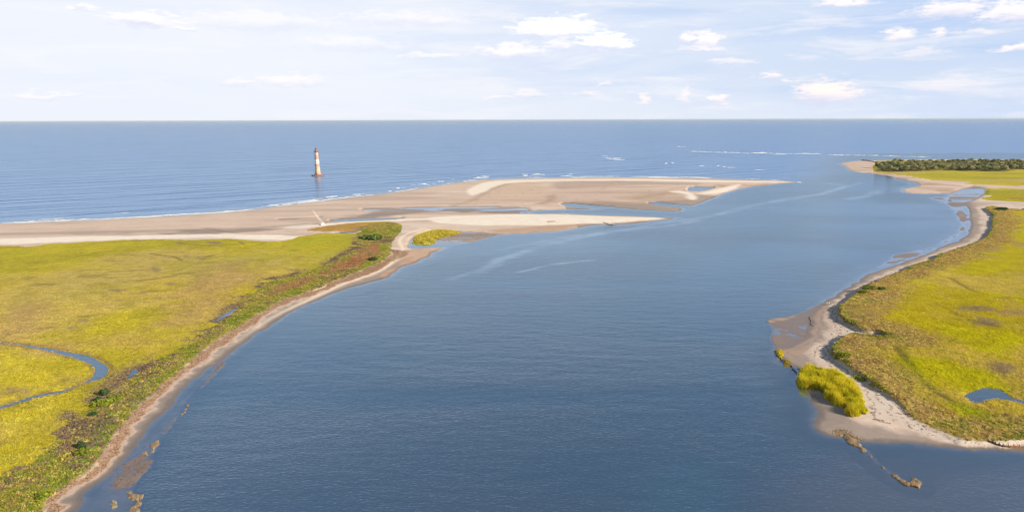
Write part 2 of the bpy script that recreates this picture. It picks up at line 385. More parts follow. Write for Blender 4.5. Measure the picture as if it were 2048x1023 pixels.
# tidal flat of the right bank
FLAT_R = [(1648,602),(1625,608),(1600,622),(1570,632),(1531,637),(1538,658),(1534,678),(1548,705),(1556,712),(1568,716),(1600,715),(1640,680),(1650,640),(1660,612)]
fr = sdf(FLAT_R, 0, 20, 3) + wx * 0.8
rip = fbm(X * 0.25, Y, 7.0, 3, 91, cell)
h = np.where((fr > 0) & (h < 0.3), np.maximum(np.minimum(h, 0.22), 0.05 + 0.055 * rip + 0.03 * n6 - 0.3 * (1 - sstep(fr, 0, 2.5))), h)
mudR = sstep(fr, 0, 2)
rip2d = fbm(X * 0.12, Y, 22.0, 4, 95, cell * .8)
raise_poly([(1532,642),(1545,636),(1570,634),(1590,629),(1604,625),(1602,629),(1580,637),(1555,643),(1538,646)], 0.22, 0.9, amp=0.08)
for px in ([(1740,546),(1769,517),(1800,506),(1850,497),(1880,490),(1850,508),(1800,526),(1765,538)],):
    t_ = raise_poly(px, 0.02, 2.5, amp=0.08, nz=rip); mudR = np.maximum(mudR, t_)
for px in ([(1858,395),(1872,392),(1893,396),(1900,402),(1885,404),(1866,400)], [(1898,417),(1890,404),(1930,400),(1935,415),(1940,440),(1930,470),(1880,492),(1872,488),(1912,460),(1912,435)],
           [(1895,388),(1945,372),(1975,380),(1960,396),(1930,405),(1895,398)], [(1788,356),(1812,359),(1814,363),(1795,362)]):
    t_ = raise_poly(px, 0.03, 4.0, amp=0.09, nz=rip2d); mudR = np.maximum(mudR, t_ * 0.9)
# shoals off the lower right point
for px, lv in (([(1686,868),(1700,872),(1718,885),(1738,905),(1742,912),(1730,910),(1708,893),(1690,878)], 0.15),
               ([(1762,930),(1775,938),(1800,955),(1816,966),(1808,970),(1785,952),(1765,938)], 0.05),
               ([(1808,966),(1825,955),(1848,962),(1852,970),(1830,976)], 0.2), ([(1812,925),(1825,921),(1838,926),(1826,931)], 0.05)):
    reef = np.maximum(reef, raise_poly(px, lv * .3 + .03, 1.4, amp=0.10, nz=n_reef))
sh = sdf([(1612,790),(1600,820),(1612,860),(1660,885),(1720,930),(1800,990),(1860,1000),(1900,960),(2100,930),(2500,940),(2500,905),(2048,899),(1748,882),(1687,868),(1630,850)], 0, 25, 2)
h = np.where((sh > 0) & (h < 0), np.maximum(h, -0.30 + 0.12 * wx - 0.35 * sstep(sh, 4, 16) - .5 * (1 - sstep(sh, 0, 6))), h)
q = ldist([(1684,866),(1700,876),(1722,892),(1740,908),(1762,930),(1785,948),(1806,962),(1822,968)], 0, 12, 3) + wx * .5 + wy * .5
rg = np.exp(-(q / 1.7) ** 2)
h = np.where(q < 6, np.maximum(h, -0.42 + 0.40 * rg + 0.13 * (n_reef + .6 * n6)), h); reef = np.maximum(reef, rg * .75)
# bay by the lower spit: oyster ribs, grass patch
BAY = [(818,478),(835,470),(860,463),(925,462),(1000,468),(990,474),(950,484),(905,492),(830,497),(815,492)]
bt = raise_poly(BAY, -0.05, 3, amp=0.14, nz=rip2d)
raise_poly([(925,482),(945,474),(985,470),(996,471),(975,476),(945,483)], 0.10, 3, amp=0.1)
GP = [(826,483),(832,470),(850,463),(870,459),(900,460),(922,464),(915,468),(895,472),(872,478),(868,484),(845,487)]
gp = raise_poly(GP, 0.15, 2, amp=0.1)
for i_, p_ in enumerate(POOL):
    carve(p_, -0.35, 1.2 if i_ in (0, 1, 4) else 3.0, z=0.0)
bank_c = sdf(CREEK_L, 0.0, 30, 2); bank_p = np.maximum.reduce([sdf(POOL[k], 0.0, 30, 2) for k in (0, 1, 4)])
bd = np.clip(-np.maximum(bank_c, bank_p), 0, 30)
h = np.where(bd < 29.5, np.minimum(h, 0.14 + 0.085 * np.clip(bd + wx * .8, 0, 99)), h)
qc = bank_c + wy * .35; creek = sstep(qc, 0.15, 1.3); h = h * (1 - creek) + np.minimum(h, -0.9) * creek
# outer bar is low, with wet runnels
BAR_IN = [(900,413),(948,402),(980,380),(1010,371),(1070,364),(1200,362),(1320,366),(1400,371),(1378,376),(1372,382),(1350,383),(1366,395),(1368,404),(1330,404),(1220,402),(1120,406),(1088,407),(1022,408),(900,416)]
bi = sdf(BAR_IN, 0, 60, 2)
h = np.where(bi > 0, h - 0.12 * sstep(bi, 0, 30), h)
RUN = [(-300,474),(0,470),(200,466),(400,462),(500,460),(600,452),(700,432),(760,421),(860,418),(960,416),(1040,418),(1060,426),(1000,428),(900,426),(800,430),(740,440),(660,450),(600,458),(500,468),(300,472),(0,474),(-300,478)]
rn = sdf(RUN, 0, 60, 2)
runw = sstep(rn + n25 * 9 + strk * 8, 0, 12)
h = h - 0.42 * runw * (h > 0.1)
ribs = fbm(X * 0.3, Y, 9.0, 3, 111, cell)
RIB = [(720,417),(800,415),(900,412),(1000,412),(1060,415),(1056,424),(960,423),(850,424),(760,425),(720,423)]
rb = sstep(sdf(RIB, 0, 40, 2), 0, 6)
h = h * (1 - rb) + rb * (-0.01 + 0.12 * ribs)
# relief noise
vegm = sstep(v, 0, 1.5)
vegm = vegm * (1 - creek)
for p_ in POOL: pass
vegm = np.where(h < 0.08, 0, vegm)
WOOD = [(1752,338),(1770,343),(1785,344.5),(1814,343.5),(1843,342.6),(1883,340.6),(1922,341.6),(1951,342.6),(2010,343.5),(2029,339.6),(2048,338.8),(2150,339),(2160,327),(2048,325.5),(1960,326),(1900,326),(1850,326),(1800,327),(1778,329),(1762,333)]
wood_m = sstep(sdf(WOOD, .6, 60, 2), -8, 10)
h = h + vegm * (0.10 * n6 + 0.12 * n1 * np.clip(1.5 - cell / 3, 0, 1)) + (1 - vegm) * (h > 0) * 0.02 * n6
strip_l = sstep(vL, 0.5, 3) * np.where(np.zeros_like(X) == 0, 1, 1)
h = np.clip(h, -4.0, 6)

# inner side (marsh plain) versus dune strip, left: polygon between veg edge and inner line
STRIP_L = list(INNER_L) + [(781,444),(805,451),(803,464),(786,484),(780,508),(756,527),(706,548),(665,563),(624,580),(582,594),(541,615),(500,639),(478,653),(430,683),(383,719),(346,748),(317,778),(288,807),(252,843),(219,883),(197,916),(160,949),(120,985),(91,1018),(40,1075),(-60,1180),(-900,1600)]
sL = sdf(STRIP_L, 0.8, 60, 2) + wx * 3
stripL = sstep(sL, -2, 3) * vegm
h = h + stripL * (0.35 * sstep(sL, 0, 10) + 0.25 * n6)
stripR = vegm * (vR > 0) * (1 - sstep(vR + wx * 5 + n25 * 9, 8, 24)) * (Y < 800)
h = h + stripR * 0.16 * n6

# ------------------------------------------------------------------ ground colour (true colours of sand, mud, grass)
def C(*c): return np.array(c, dtype=np.float64)
def lay(A, col, m):
    m = np.clip(m, 0, 1)[..., None]
    return A * (1 - m) + np.asarray(col) * m
base = np.zeros(X.shape + (3,))
sand_dry = C(.60, .48, .395); sand_white = C(.82, .74, .64); sand_wet = C(.20, .165, .15); sand_tan = C(.50, .38, .29); sand_grey = C(.30, .25, .22)
wrack = C(.46, .285, .175); mud = C(.36, .275, .235); oyster = C(.58, .44, .27)
base[:] = sand_dry
base = lay(base, sand_tan, 0.45 * sstep(n25 + strk * 0.6, -0.1, 0.9))
base = lay(base, sand_white, 0.30 * sstep(n60 + strk, 0.1, 1.1))
base *= (1 + 0.10 * n6 + 0.06 * n1)[..., None]
# strand profile between water edge and vegetation
t_ = np.clip(d, 0.01, None) / (np.clip(d, 0.01, None) + np.clip(-v, 0.01, None))     # 0 water .. 1 plants
isR = (X > 60) & (Y < 900); isLb = (X < 60) & (dL > -30) & (-v < 45) & (Y < 520)
tt = t_ + 0.07 * wx + 0.05 * wy
bl = isLb * (v < 0.5)
base = lay(base, sand_grey, bl * (1 - sstep(tt, 0.35, 0.6)))
base = lay(base, sand_dry * .92, bl * sstep(tt, 0.45, 0.52) * (1 - sstep(tt, 0.53, 0.60)))
base = lay(base, wrack, bl * sstep(tt, 0.50, 0.66) * (0.75 + 0.3 * n1))
base = lay(base, sand_white * C(1.0, .88, .72), bl * sstep(tt, 0.88, 0.97) * sstep(n6, 0.0, 0.8) * 0.9)
bR = isR * (v < 0.5)
base = lay(base, sand_grey * .95, bR * (1 - sstep(tt, 0.35, 0.6)) * 0.85)
base = lay(base, sand_white * .80, bR * sstep(tt, 0.5, 0.8) * 0.7 * (.75 + .4 * n6))
lines = np.abs(np.mod(tt * 7 + 0.5 * wx, 1) - 0.5) * 2
base = lay(base, C(.22, .12, .075), bR * sstep(lines, 0.80, 0.97) * sstep(tt, 0.5, 0.6) * sstep(n6 + 0.4 * wy, -0.3, .5) * 0.75)
base = lay(base, C(.24, .165, .12), bl * sstep(lines, 0.8, 0.97) * sstep(n6, -0.5, .5) * (1 - sstep(tt, .55, .6)) * 0.35)
# far headland: redder bank and mud
far_r = (X > 300) & (Y > 900)
base = lay(base, C(.36, .22, .15), far_r * 0.55 * sstep(n25, -.3, .6))
# outer bar interior
TAN1 = [(905,413),(949,401),(981,379),(1017,369),(1071,364),(1100,379),(1103,398),(1086,406),(1022,408),(905,415)]
TAN2 = [(1095,384),(1144,375),(1230,372),(1315,374),(1376,374),(1382,381),(1345,383),(1366,395),(1366,404),(1290,403),(1218,401),(1120,406),(1088,406),(1103,398)]
TAN2B = [(1210,398),(1290,386),(1345,380),(1366,394),(1366,404),(1290,403)]
for px, c_, k_ in ((TAN1, C(.57,.43,.33), .85), (TAN2, C(.56,.43,.35), .9), (TAN2B, C(.46,.34,.25), .6)):
    q = sdf(px, 0, 60, 2) + n25 * 8 + strk * 5
    base = lay(base, c_, sstep(q, -6, 12) * k_)
fine = fbm(X * 0.16, Y, 34.0, 5, 151, cell * .8, .65); ring = fbm(X * .35, Y, 70.0, 3, 161, cell)
farsand = (Y > 480) * (X < 700)
base = lay(base, C(.42, .32, .27), farsand * sstep(fine, .15, .8) * .65)
base = lay(base, C(.68, .58, .48), farsand * sstep(-fine, .2, .9) * .5)
ctr = np.abs(np.mod(ring * 3.0 + fine * .5, 1) - .5) * 2
base = lay(base, C(.36, .27, .22), farsand * sstep(ctr, .86, .98) * .35 * (bi > 0))
for px, w_, c_, k_ in (([(0,470),(200,466),(400,461),(500,458),(600,452),(660,446)], 7, C(.30, .24, .21), .6), ([(500,424),(560,424),(650,422),(720,420),(860,418)], 7, C(.36, .29, .25), .6), ([(410,458),(440,463),(470,467)], 4, C(.28, .21, .17), .7),
                       ([(860,418),(930,420),(1040,421)], 16, C(.34, .28, .25), .8), ([(1080,409),(1100,402),(1103,392)], 7, C(.33, .22, .14), .6), ([(1110,406),(1200,405),(1300,408)], 7, C(.46, .28, .17), .6), ([(700,433),(800,429),(900,428),(1050,427)], 6, C(.33, .25, .22), .6),
                       ([(905,412),(940,404),(965,390),(985,379),(1020,368)], 5, C(.38, .28, .21), .6), ([(1270,398),(1320,389),(1370,382)], 9, C(.36, .26, .19), .5), ([(1220,378),(1300,377),(1360,373)], 6, C(.72, .62, .50), .6)):
    q = ldist(px, 0.2, 40, 3); base = lay(base, c_, np.exp(-((q + n25 * 3 + wx) / w_) ** 2) * k_)
SH1 = [(1100,366),(1180,363),(1300,364),(1400,367),(1400,371),(1300,371),(1180,376),(1110,380)]
base = lay(base, C(.36, .275, .235), sstep(sdf(SH1, 0, 60, 2), -5, 15) * .6)
for px in ([(935,383),(960,369),(1000,362),(1100,359.5),(1300,359),(1450,361.5),(1580,363.6),(1500,366),(1400,364.5),(1250,362),(1100,363),(1010,368),(975,381),(945,392)],
           [(1338,384),(1360,382.5),(1385,388),(1398,395),(1385,400),(1374,396),(1368,388)],
           [(1395,388),(1430,380),(1470,371),(1480,368),(1470,377),(1440,387)],
           [(860,436),(960,432),(1060,428.5),(1150,429),(1260,434),(1330,437),(1240,445),(1180,446),(1120,450),(1020,452),(940,452),(870,446)],
           [(560,456),(620,449),(700,445),(780,441),(860,437),(860,441),(780,444.5),(710,447),(640,455),(580,459)],
           [(0,478),(200,474),(400,469),(500,470),(600,474),(560,482),(460,478),(300,479),(100,486),(0,490)]):
    q = sdf(px, 0.3, 60, 2) + n25 * 4
    base = lay(base, sand_white * (1 + 0.12 * n6)[..., None], sstep(q, -5, 5) * 0.97)
base = lay(base, C(.42, .29, .20), sstep(sdf([(1060,455),(1150,449),(1180,449),(1110,462),(1040,466),(990,467),(980,461)], 0, 40, 2), -4, 6) * .75)
base = lay(base, C(.30, .235, .20), runw * (v < 0) * .6)
spk = sstep(fbm(X * 0.5, Y, 5.0, 3, 131, cell), 0.35, 0.75)
base = lay(base, C(.24, .19, .09), spk * sstep(sdf([(800,446),(880,441),(960,441),(1100,446),(1200,443),(1180,448),(1060,455),(960,458),(880,458),(815,458)], 0.3, 40, 2), -2, 8) * .75)

q = sdf([(818,499),(830,497),(887,493),(872,502),(845,519),(816,529),(788,545),(771,554),(760,551),(786,536),(806,520),(814,508)], 0, 30, 2) + wx * 2
base = lay(base, C(.52, .36, .26), sstep(q, -2, 3) * .85); base = lay(base, C(.40, .24, .16), sstep(q, -2, 3) * sstep(n25 + n6, .1, .8) * .5)
q = ldist([(850,457),(825,465),(806,474),(799,485),(806,498),(799,511),(782,527),(755,544),(720,557),(690,567),(640,589),(600,607),(540,637),(495,668),(440,705),(390,745),(350,782)], .3, 12, 3)
base = lay(base, sand_white * C(1, .95, .88), np.exp(-((q + wx * .3) / 1.7) ** 2) * .8 * sstep(Y, 230, 420))

# plants
m_yel = C(.47, .405, .035); m_grn = C(.34, .36, .028); m_tan = C(.49, .375, .12); m_gold = C(.56, .44, .035); m_bright = C(.42, .40, .006)
G = np.zeros_like(base); G[:] = m_yel
G = lay(G, m_grn, 0.75 * sstep(n60 + 0.5 * n6, -0.1, 0.9))
G = lay(G, m_tan, 0.8 * sstep(n200 + 0.3 * n25, 0.05, 0.75))
G = lay(G, m_gold, 0.55 * sstep(fbm(X, Y, 120, 4, 141, cell), 0.15, 0.8))
drift = fbm(X, Y, 45.0, 5, 171, cell, .62)
G = lay(G, C(.33, .30, .035), sstep(drift, .15, .75) * .5)
G = lay(G, C(.56, .47, .08), sstep(-drift, .2, .8) * .45)
fleck = fbm(X * .45, Y, 9.0, 3, 181, cell)
G = lay(G, C(.22, .19, .06), sstep(fleck, .62, .95) * .5 * (Y < 1300))
farf = (Y > 850) * (X > 300)
G = lay(G, C(.46, .36, .13), farf * sstep(fbm(X * .2, Y, 60., 4, 201, cell), -.1, .6) * .7)
G = lay(G, C(.26, .28, .05), farf * sstep(fbm(X * .3, Y, 40., 4, 211, cell), .1, .7) * .6)
# soft tan swathes seen on the left plain
for px in ([(300,650),(380,560),(470,520),(520,560),(470,620),(400,660),(330,690)], [(0,640),(60,600),(90,640),(80,690),(0,690)], [(150,690),(250,660),(350,670),(330,700),(220,705)], [(40,740),(110,728),(140,745),(60,760)]):
    G = lay(G, C(.42, .29, .125), sstep(sdf(px, 0.8, 60, 2) + n25 * 14, -12, 22) * .75)
# right plain greener and brighter near, olive further
rp = (X > 60) & (Y < 900)
G = lay(G, C(.40, .34, .010), rp * 0.85)
G = lay(G, m_bright, rp * sstep(n60 + 0.4 * n6, 0.0, 0.7) * 0.85)
G = lay(G, m_tan * C(.95, .95, .7), rp * sstep(n25 + n200 * .7, 0.1, 0.9) * 0.75)
G = lay(G, C(.30, .215, .095), rp * sstep(n25 * .7 - n60 + 0.5 * n6, 0.35, 0.95) * 0.7)
BR = [(1800,700),(1850,760),(1920,800),(2000,830),(2048,840),(2300,850),(2300,868),(2048,870),(1985,876),(1960,850),(1900,810),(1830,765),(1790,715)]
G = lay(G, C(.27, .29, .008), sstep(sdf(BR, .8, 30, 2) + wx * 3, -3, 5) * 0.85)
G = lay(G, C(.34, .21, .10), (X > 0) * far_r * 0.35 * sstep(strk + n25, 0, 1))
# dune strip left
sl_c = np.zeros_like(base); sl_c[:] = C(.27, .235, .05)
sl_c = lay(sl_c, C(.16, .21, .028), sstep(n6 + .5 * n25, -0.1, .7))
sl_c = lay(sl_c, C(.34, .23, .10), sstep(n6 * .7 - n25, 0.0, .8) * .8)
sl_c = lay(sl_c, C(.20, .135, .10), sstep(n1 + n6 * .6, 0.35, 1.0) * .7)
G = lay(G, sl_c, stripL)
edgeg = stripL * (1 - sstep(vL, 5, 10)) * sstep(n25 + 0.3, -0.6, .5)
G = lay(G, C(.145, .25, .022), edgeg * 0.9)
red = sstep(sdf(RED_L, .8, 30, 2) + n6 * 3 + wx * 2, -2, 4)
G = lay(G, C(.34, .155, .065), red * (0.75 + 0.3 * n6))
G = lay(G, C(.13, .24, .025), sstep(sdf(GREEN1, .8, 40, 2), -2, 6) * .9)
ob = sstep(sdf([(600,462),(640,452),(720,446),(782,445),(800,452),(770,456),(750,462),(716,462),(660,464)], .8, 40, 2), -3, 5)
G = lay(G, C(.44, .25, .085), ob * .85)
wl = np.exp(-(iL / 6.0) ** 2) * sstep(n6 + .6 * n25, -.5, .5)
G = lay(G, C(.27, .195, .135), wl * .85 * (vL > 0))
# scrub strip right
sr_c = np.zeros_like(base); sr_c[:] = C(.35, .255, .08)
sr_c = lay(sr_c, C(.24, .14, .085), sstep(n6 + wy * .4, 0.0, .8) * .85)
sr_c = lay(sr_c, C(.20, .225, .03), sstep(n25 - .3 * n6, 0.15, .7))
sr_c = lay(sr_c, C(.50, .34, .16), sstep(n1 + wy, .45, 1.1) * .7)
G = lay(G, sr_c, stripR * .92)
# bare muddy marks on the plains
for (x, y, w_, h_) in ((310,540,10,6),(375,515,10,3),(402,517,12,3),(232,583,16,4),(275,588,18,2),(345,570,12,3),(165,645,14,3),(150,658,10,2),(30,783,36,9),(428,487,14,3),(360,487,8,3),(278,482,12,2),(1950,620,34,8),(1975,650,36,9),(2000,740,30,12),(1880,480,30,4),(1990,470,30,4)):
    q = sdf([(x - w_, y), (x - w_ * .4, y - h_), (x + w_ * .5, y - h_ * .7), (x + w_, y), (x + w_ * .3, y + h_)], .8, 30, 2)
    G = lay(G, C(.25, .185, .125), sstep(q + n6 * 4 + wy * 2, -3, 4) * .8)
# little tidal gutters on the left plain
for px in ([(300,508),(325,512),(350,515),(370,525),(395,524),(410,515)], [(170,548),(250,543),(330,538),(380,532)], [(410,515),(440,507),(470,500),(490,497),(480,485)], [(250,565),(300,560),(350,552)], [(355,488),(420,492),(470,491)],
           [(1790,700),(1815,730),(1850,770),(1900,800)], [(1900,560),(1960,590),(2040,600)], [(1870,610),(1930,640),(1990,655)]):
    q = ldist(px, .8, 15, 3)
    G = lay(G, C(.20, .15, .06), np.exp(-(q / 1.6) ** 2) * sstep(n25, -.6, .2) * .7)
    h = h - 0.25 * np.exp(-(q / 1.6) ** 2) * vegm
G = lay(G, C(.16, .16, .06), wood_m * .85)
# creek banks
G = lay(G, C(.30, .20, .10), (1 - sstep(-bank_c + wy, 0.4, 2.0)) * (bank_c < 0) * .7)
G *= (1 + 0.12 * n6 + 0.16 * n1)[..., None]
base = base * (1 - vegm[..., None]) + G * vegm[..., None]
base = lay(base, oyster * (1 + 0.4 * n1 + .3 * wy)[..., None], reef * sstep(h, -0.05, .1))
base = lay(base, mud, np.maximum(mud1, mudR * (X > 0)) * .8 * (vegm < .5))
base = lay(base, C(.44, .29, .20), mudR * sstep(rip + .5 * n6, .3, .9) * .7)
base = lay(base, m_gold, gp * .8)
# wetness: darkens and shines close to water level
wet = (1 - sstep(h, 0.02, 0.24)) * (1 - vegm)
wet = np.maximum(wet, .5 * runw * (1 - vegm))
base = base * (1 - 0.42 * np.clip(wet, 0, 1))[..., None]
base = np.clip(base, 0.01, .8)
rough = 0.95 - 0.62 * np.clip(wet, 0, 1)

# ------------------------------------------------------------------ materials for ground and water
def attr(N, name, out='Fac'):
    a = N.n('ShaderNodeAttribute', attribute_name=name); return a.outputs[out]
mg = bpy.data.materials.new('ground'); mg.use_nodes = True; N = NT(mg.node_tree); b = mg.node_tree.nodes['Principled BSDF']
pos = N.n('ShaderNodeNewGeometry').outputs['Position']
alb = attr(N, 'albedo', 'Color'); vg = attr(N, 'plants')
f1 = N.noise(pos, 0.9, 5, 0.7); f2 = N.noise(pos, 0.28, 4, 0.6)
fx = N.math('MULTIPLY', N.mapr(f1, 0.28, 0.72, 0.76, 1.24), N.mapr(f2, 0.3, 0.7, 0.86, 1.14))
amt = N.mapr(vg, 0, 1, 0.30, 1.0)
fac = N.math('ADD', 1.0, N.math('MULTIPLY', N.math('SUBTRACT', fx, 1.0), amt))
sc = N.n('ShaderNodeVectorMath', operation='SCALE'); N.put(sc.inputs[0], alb); N.put(sc.inputs['Scale'], fac)
N.put(b.inputs['Base Color'], sc.outputs[0]); N.put(b.inputs['Roughness'], attr(N, 'rough')); N.put(b.inputs['Specular IOR Level'], N.mapr(vg, 0, 1, .35, .04))
bn = N.n('ShaderNodeBump'); bn.inputs['Strength'].default_value = 1.0
N.put(bn.inputs['Height'], N.math('MULTIPLY', f1, N.mapr(vg, 0, 1, 0.05, 0.75))); bn.inputs['Distance'].default_value = 1.0
N.put(b.inputs['Normal'], bn.outputs[0])

mw = bpy.data.materials.new('water'); mw.use_nodes = True; mw.node_tree.nodes.remove(mw.node_tree.nodes['Principled BSDF']); N = NT(mw.node_tree)
pos = N.n('ShaderNodeNewGeometry').outputs['Position']
dep = attr(N, 'depth'); ocean = attr(N, 'ocean'); foam = attr(N, 'foam'); slick = attr(N, 'slick')
a0 = Vector(ground(0, 419)); b0 = Vector(ground(600, 384)); sw = math.atan2((b0 - a0).y, (b0 - a0).x)
rip1 = N.noise(N.mapping(pos, scale=(0.62, 1.25, 1), rot=(0, 0, R(-14))), 1.0, 3, 0.62, 0.3)
rip2 = N.noise(N.mapping(pos, scale=(0.075, 0.17, 1), rot=(0, 0, R(10))), 1.0, 4, 0.6, 0.2)
swl = N.noise(N.mapping(pos, scale=(0.004, 0.034, 1), rot=(0, 0, -sw)), 1.0, 3, 0.5, 0.0)
# (Mapping rotates after scaling, so swell gets its own rotated copy)
vr = N.n('ShaderNodeVectorRotate', rotation_type='Z_AXIS'); N.put(vr.inputs['Vector'], pos); vr.inputs['Angle'].default_value = -sw
swl = N.noise(N.mapping(vr.outputs[0], scale=(0.0035, 0.032, 1)), 1.0, 3, 0.5, 0.0)
hgt = N.math('ADD', N.math('MULTIPLY', rip1, 0.105), N.math('MULTIPLY', rip2, 0.17))
gust = N.noise(N.mapping(pos, scale=(0.004, 0.010, 1)), 1.0, 4, 0.55, 0.6)
hgt = N.math('MULTIPLY', hgt, N.mapr(gust, 0.3, 0.7, 0.35, 1.5))
hgt = N.math('ADD', hgt, N.math('MULTIPLY', N.math('MULTIPLY', swl, ocean), 8.0))
hgt = N.math('MULTIPLY', hgt, N.mapr(slick, 0, 1, 1.0, 0.4))
bn = N.n('ShaderNodeBump'); bn.inputs['Distance'].default_value = 1.0; N.put(bn.inputs['Strength'], N.mapr(dep, 0.0, 1.2, 0.25, 1.0)); N.put(bn.inputs['Height'], hgt)
fres = N.n('ShaderNodeFresnel'); fres.inputs['IOR'].default_value = 1.33; N.put(fres.inputs['Normal'], bn.outputs[0])
gl = N.n('ShaderNodeBsdfGlossy'); N.put(gl.inputs['Roughness'], N.mapr(ocean, 0, 1, .12, .24)); N.put(gl.inputs[0], N.mixc(ocean, (.70, .86, 1, 1), (.80, .93, 1, 1))); N.put(gl.inputs['Normal'], bn.outputs[0])
body_c = N.mixc(N.mapr(gust, 0.35, 0.65, 0, 1, True), (0.004, 0.030, 0.060), (0.030, 0.038, 0.040))
body_c = N.mixc(ocean, body_c, (0.018, 0.115, 0.42))
body_c = N.mixc(attr(N, 'teal'), body_c, (0.012, 0.065, 0.085))
body_c = N.mixc(attr(N, 'silt'), body_c, (0.085, 0.068, 0.046))
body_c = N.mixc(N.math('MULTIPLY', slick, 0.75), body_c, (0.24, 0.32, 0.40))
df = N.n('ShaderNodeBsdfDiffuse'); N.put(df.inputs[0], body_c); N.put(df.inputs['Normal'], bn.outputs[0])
tr = N.n('ShaderNodeBsdfTransparent')
tint = N.mixc(N.mapr(dep, 0, 0.5, 0, 1), (1, 1, 1), (0.45, 0.62, 0.78)); N.put(tr.inputs[0], tint)
op = N.math('SUBTRACT', 1.0, N.math('POWER', 2.718, N.math('MULTIPLY', dep, -3.0)), clamp=True)
mx1 = N.n('ShaderNodeMixShader'); N.put(mx1.inputs[0], op); N.t.links.new(tr.outputs[0], mx1.inputs[1]); N.t.links.new(df.outputs[0], mx1.inputs[2])
mx2 = N.n('ShaderNodeMixShader'); N.put(mx2.inputs[0], N.math('MULTIPLY', fres.outputs[0], N.mapr(ocean, 0, 1, .54, .64))); N.t.links.new(mx1.outputs[0], mx2.inputs[1]); N.t.links.new(gl.outputs[0], mx2.inputs[2])
fm = N.n('ShaderNodeBsdfDiffuse'); fm.inputs[0].default_value = (0.75, 0.78, 0.80, 1)
fn = N.noise(N.mapping(pos, scale=(0.12, 0.35, 1)), 1.0, 5, 0.7)
ff = N.math('MULTIPLY', N.mapr(N.math('ADD', fn, N.math('MULTIPLY', foam, 0.35)), 0.60, 0.74, 0, 1, True), N.mapr(foam, 0, 0.4, 0, 0.9))
mx3 = N.n('ShaderNodeMixShader'); N.put(mx3.inputs[0], ff); N.t.links.new(mx2.outputs[0], mx3.inputs[1]); N.t.links.new(fm.outputs[0], mx3.inputs[2])
N.t.links.new(mx3.outputs[0], N.t.nodes['Material Output'].inputs[0])

# ------------------------------------------------------------------ ground and sea meshes
idx = np.arange(NR * NC, dtype=np.int64).reshape(NR, NC)
def grid_faces(keep, r1):
    q = np.stack([idx[:r1 - 1, :-1], idx[:r1 - 1, 1:], idx[1:r1, 1:], idx[1:r1, :-1]], -1)
    k = keep[:r1 - 1, :-1] | keep[:r1 - 1, 1:] | keep[1:r1, 1:] | keep[1:r1, :-1]
    return q[k]
def compact(faces):
    u, inv = np.unique(faces.ravel(), return_inverse=True)
    return u, inv.reshape(faces.shape)
r_land = int(np.searchsorted(RR, 2600))
fc = grid_faces(h > -2.2, r_land); u, fc = compact(fc)
P3 = np.stack([X, Y, h], -1).reshape(-1, 3)
terrain = mesh_np('ground', P3[u], fc[:, ::-1], mg, {'albedo': base.reshape(-1, 3)[u], 'rough': rough.ravel()[u], 'plants': vegm.ravel()[u]})
tag(terrain, 'sandy barrier islands with tidal marsh', kind='structure')

oc = sdf(OCEAN, 0, 80, 2); ocm = np.where(Y > 3500, 1.0, sstep(oc, -60, 60))
ocm = np.where((X > 900) & (Y > 2000), 1.0, ocm)
swash = np.exp(-((-d0 - 4 + n25 * 4) / 4.0) ** 2) * (oc > -10) * (h < 0.12)
swash += 0.75 * np.exp(-((-d0 - 24 + n60 * 9) / 4.5) ** 2) * (oc > 0) * sstep(n60, -0.2, .6) + .55 * np.exp(-((-d0 - 46 + n60 * 12) / 4.5) ** 2) * (oc > 0) * sstep(-n60, -0.1, .5)
swash *= (X < 650) * (Y < 1400) * (.35 + 1.1 * sstep(fbm(X, Y, 38, 3, 191, cell), -.3, .5))
thin = np.exp(-((-d0 - 1.0) / 1.3) ** 2) * (oc < 0) * 0.35 * (Y < 900)
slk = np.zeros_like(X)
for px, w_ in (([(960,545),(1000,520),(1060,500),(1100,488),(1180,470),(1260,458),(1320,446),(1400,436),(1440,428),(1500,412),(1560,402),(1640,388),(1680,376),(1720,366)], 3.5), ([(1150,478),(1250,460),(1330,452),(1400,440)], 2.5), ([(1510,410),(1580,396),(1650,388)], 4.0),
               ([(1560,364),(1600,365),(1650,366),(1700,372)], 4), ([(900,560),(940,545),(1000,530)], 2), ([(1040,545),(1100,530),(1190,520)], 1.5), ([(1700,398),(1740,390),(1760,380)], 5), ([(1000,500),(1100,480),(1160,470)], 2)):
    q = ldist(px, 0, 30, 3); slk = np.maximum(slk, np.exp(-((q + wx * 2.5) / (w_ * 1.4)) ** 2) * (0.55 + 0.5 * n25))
teal = sstep(sdf([(1250,1100),(1245,1010),(1275,950),(1330,915),(1400,905),(1460,925),(1480,980),(1470,1100)], 0, 25, 2) + wx * 3, -4, 10) * .6
silt = sstep(sdf([(1480,1400),(1500,1000),(1560,930),(1640,880),(1700,880),(2100,895),(2600,905),(3400,1000),(3000,1400)], 0, 30, 2) + wx * 4, -10, 25) * .8
silt = np.maximum(silt, 0.35 * sstep(d0, -28, -2) * (oc < 0) * (X > 60) * (Y < 700))
fc = grid_faces(h < 0.25, NR); u, fc = compact(fc)
PW = np.stack([X, Y, np.zeros_like(X)], -1).reshape(-1, 3)
dpt = np.clip(-h, 0, 4); dpt = np.where(Y > 2500, 4.0, dpt)
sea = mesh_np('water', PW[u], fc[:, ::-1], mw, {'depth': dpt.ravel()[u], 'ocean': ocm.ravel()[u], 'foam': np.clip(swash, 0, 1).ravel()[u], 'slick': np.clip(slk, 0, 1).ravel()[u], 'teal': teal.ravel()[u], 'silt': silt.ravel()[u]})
tag(sea, 'tidal inlet opening into the calm blue ocean', kind='structure')

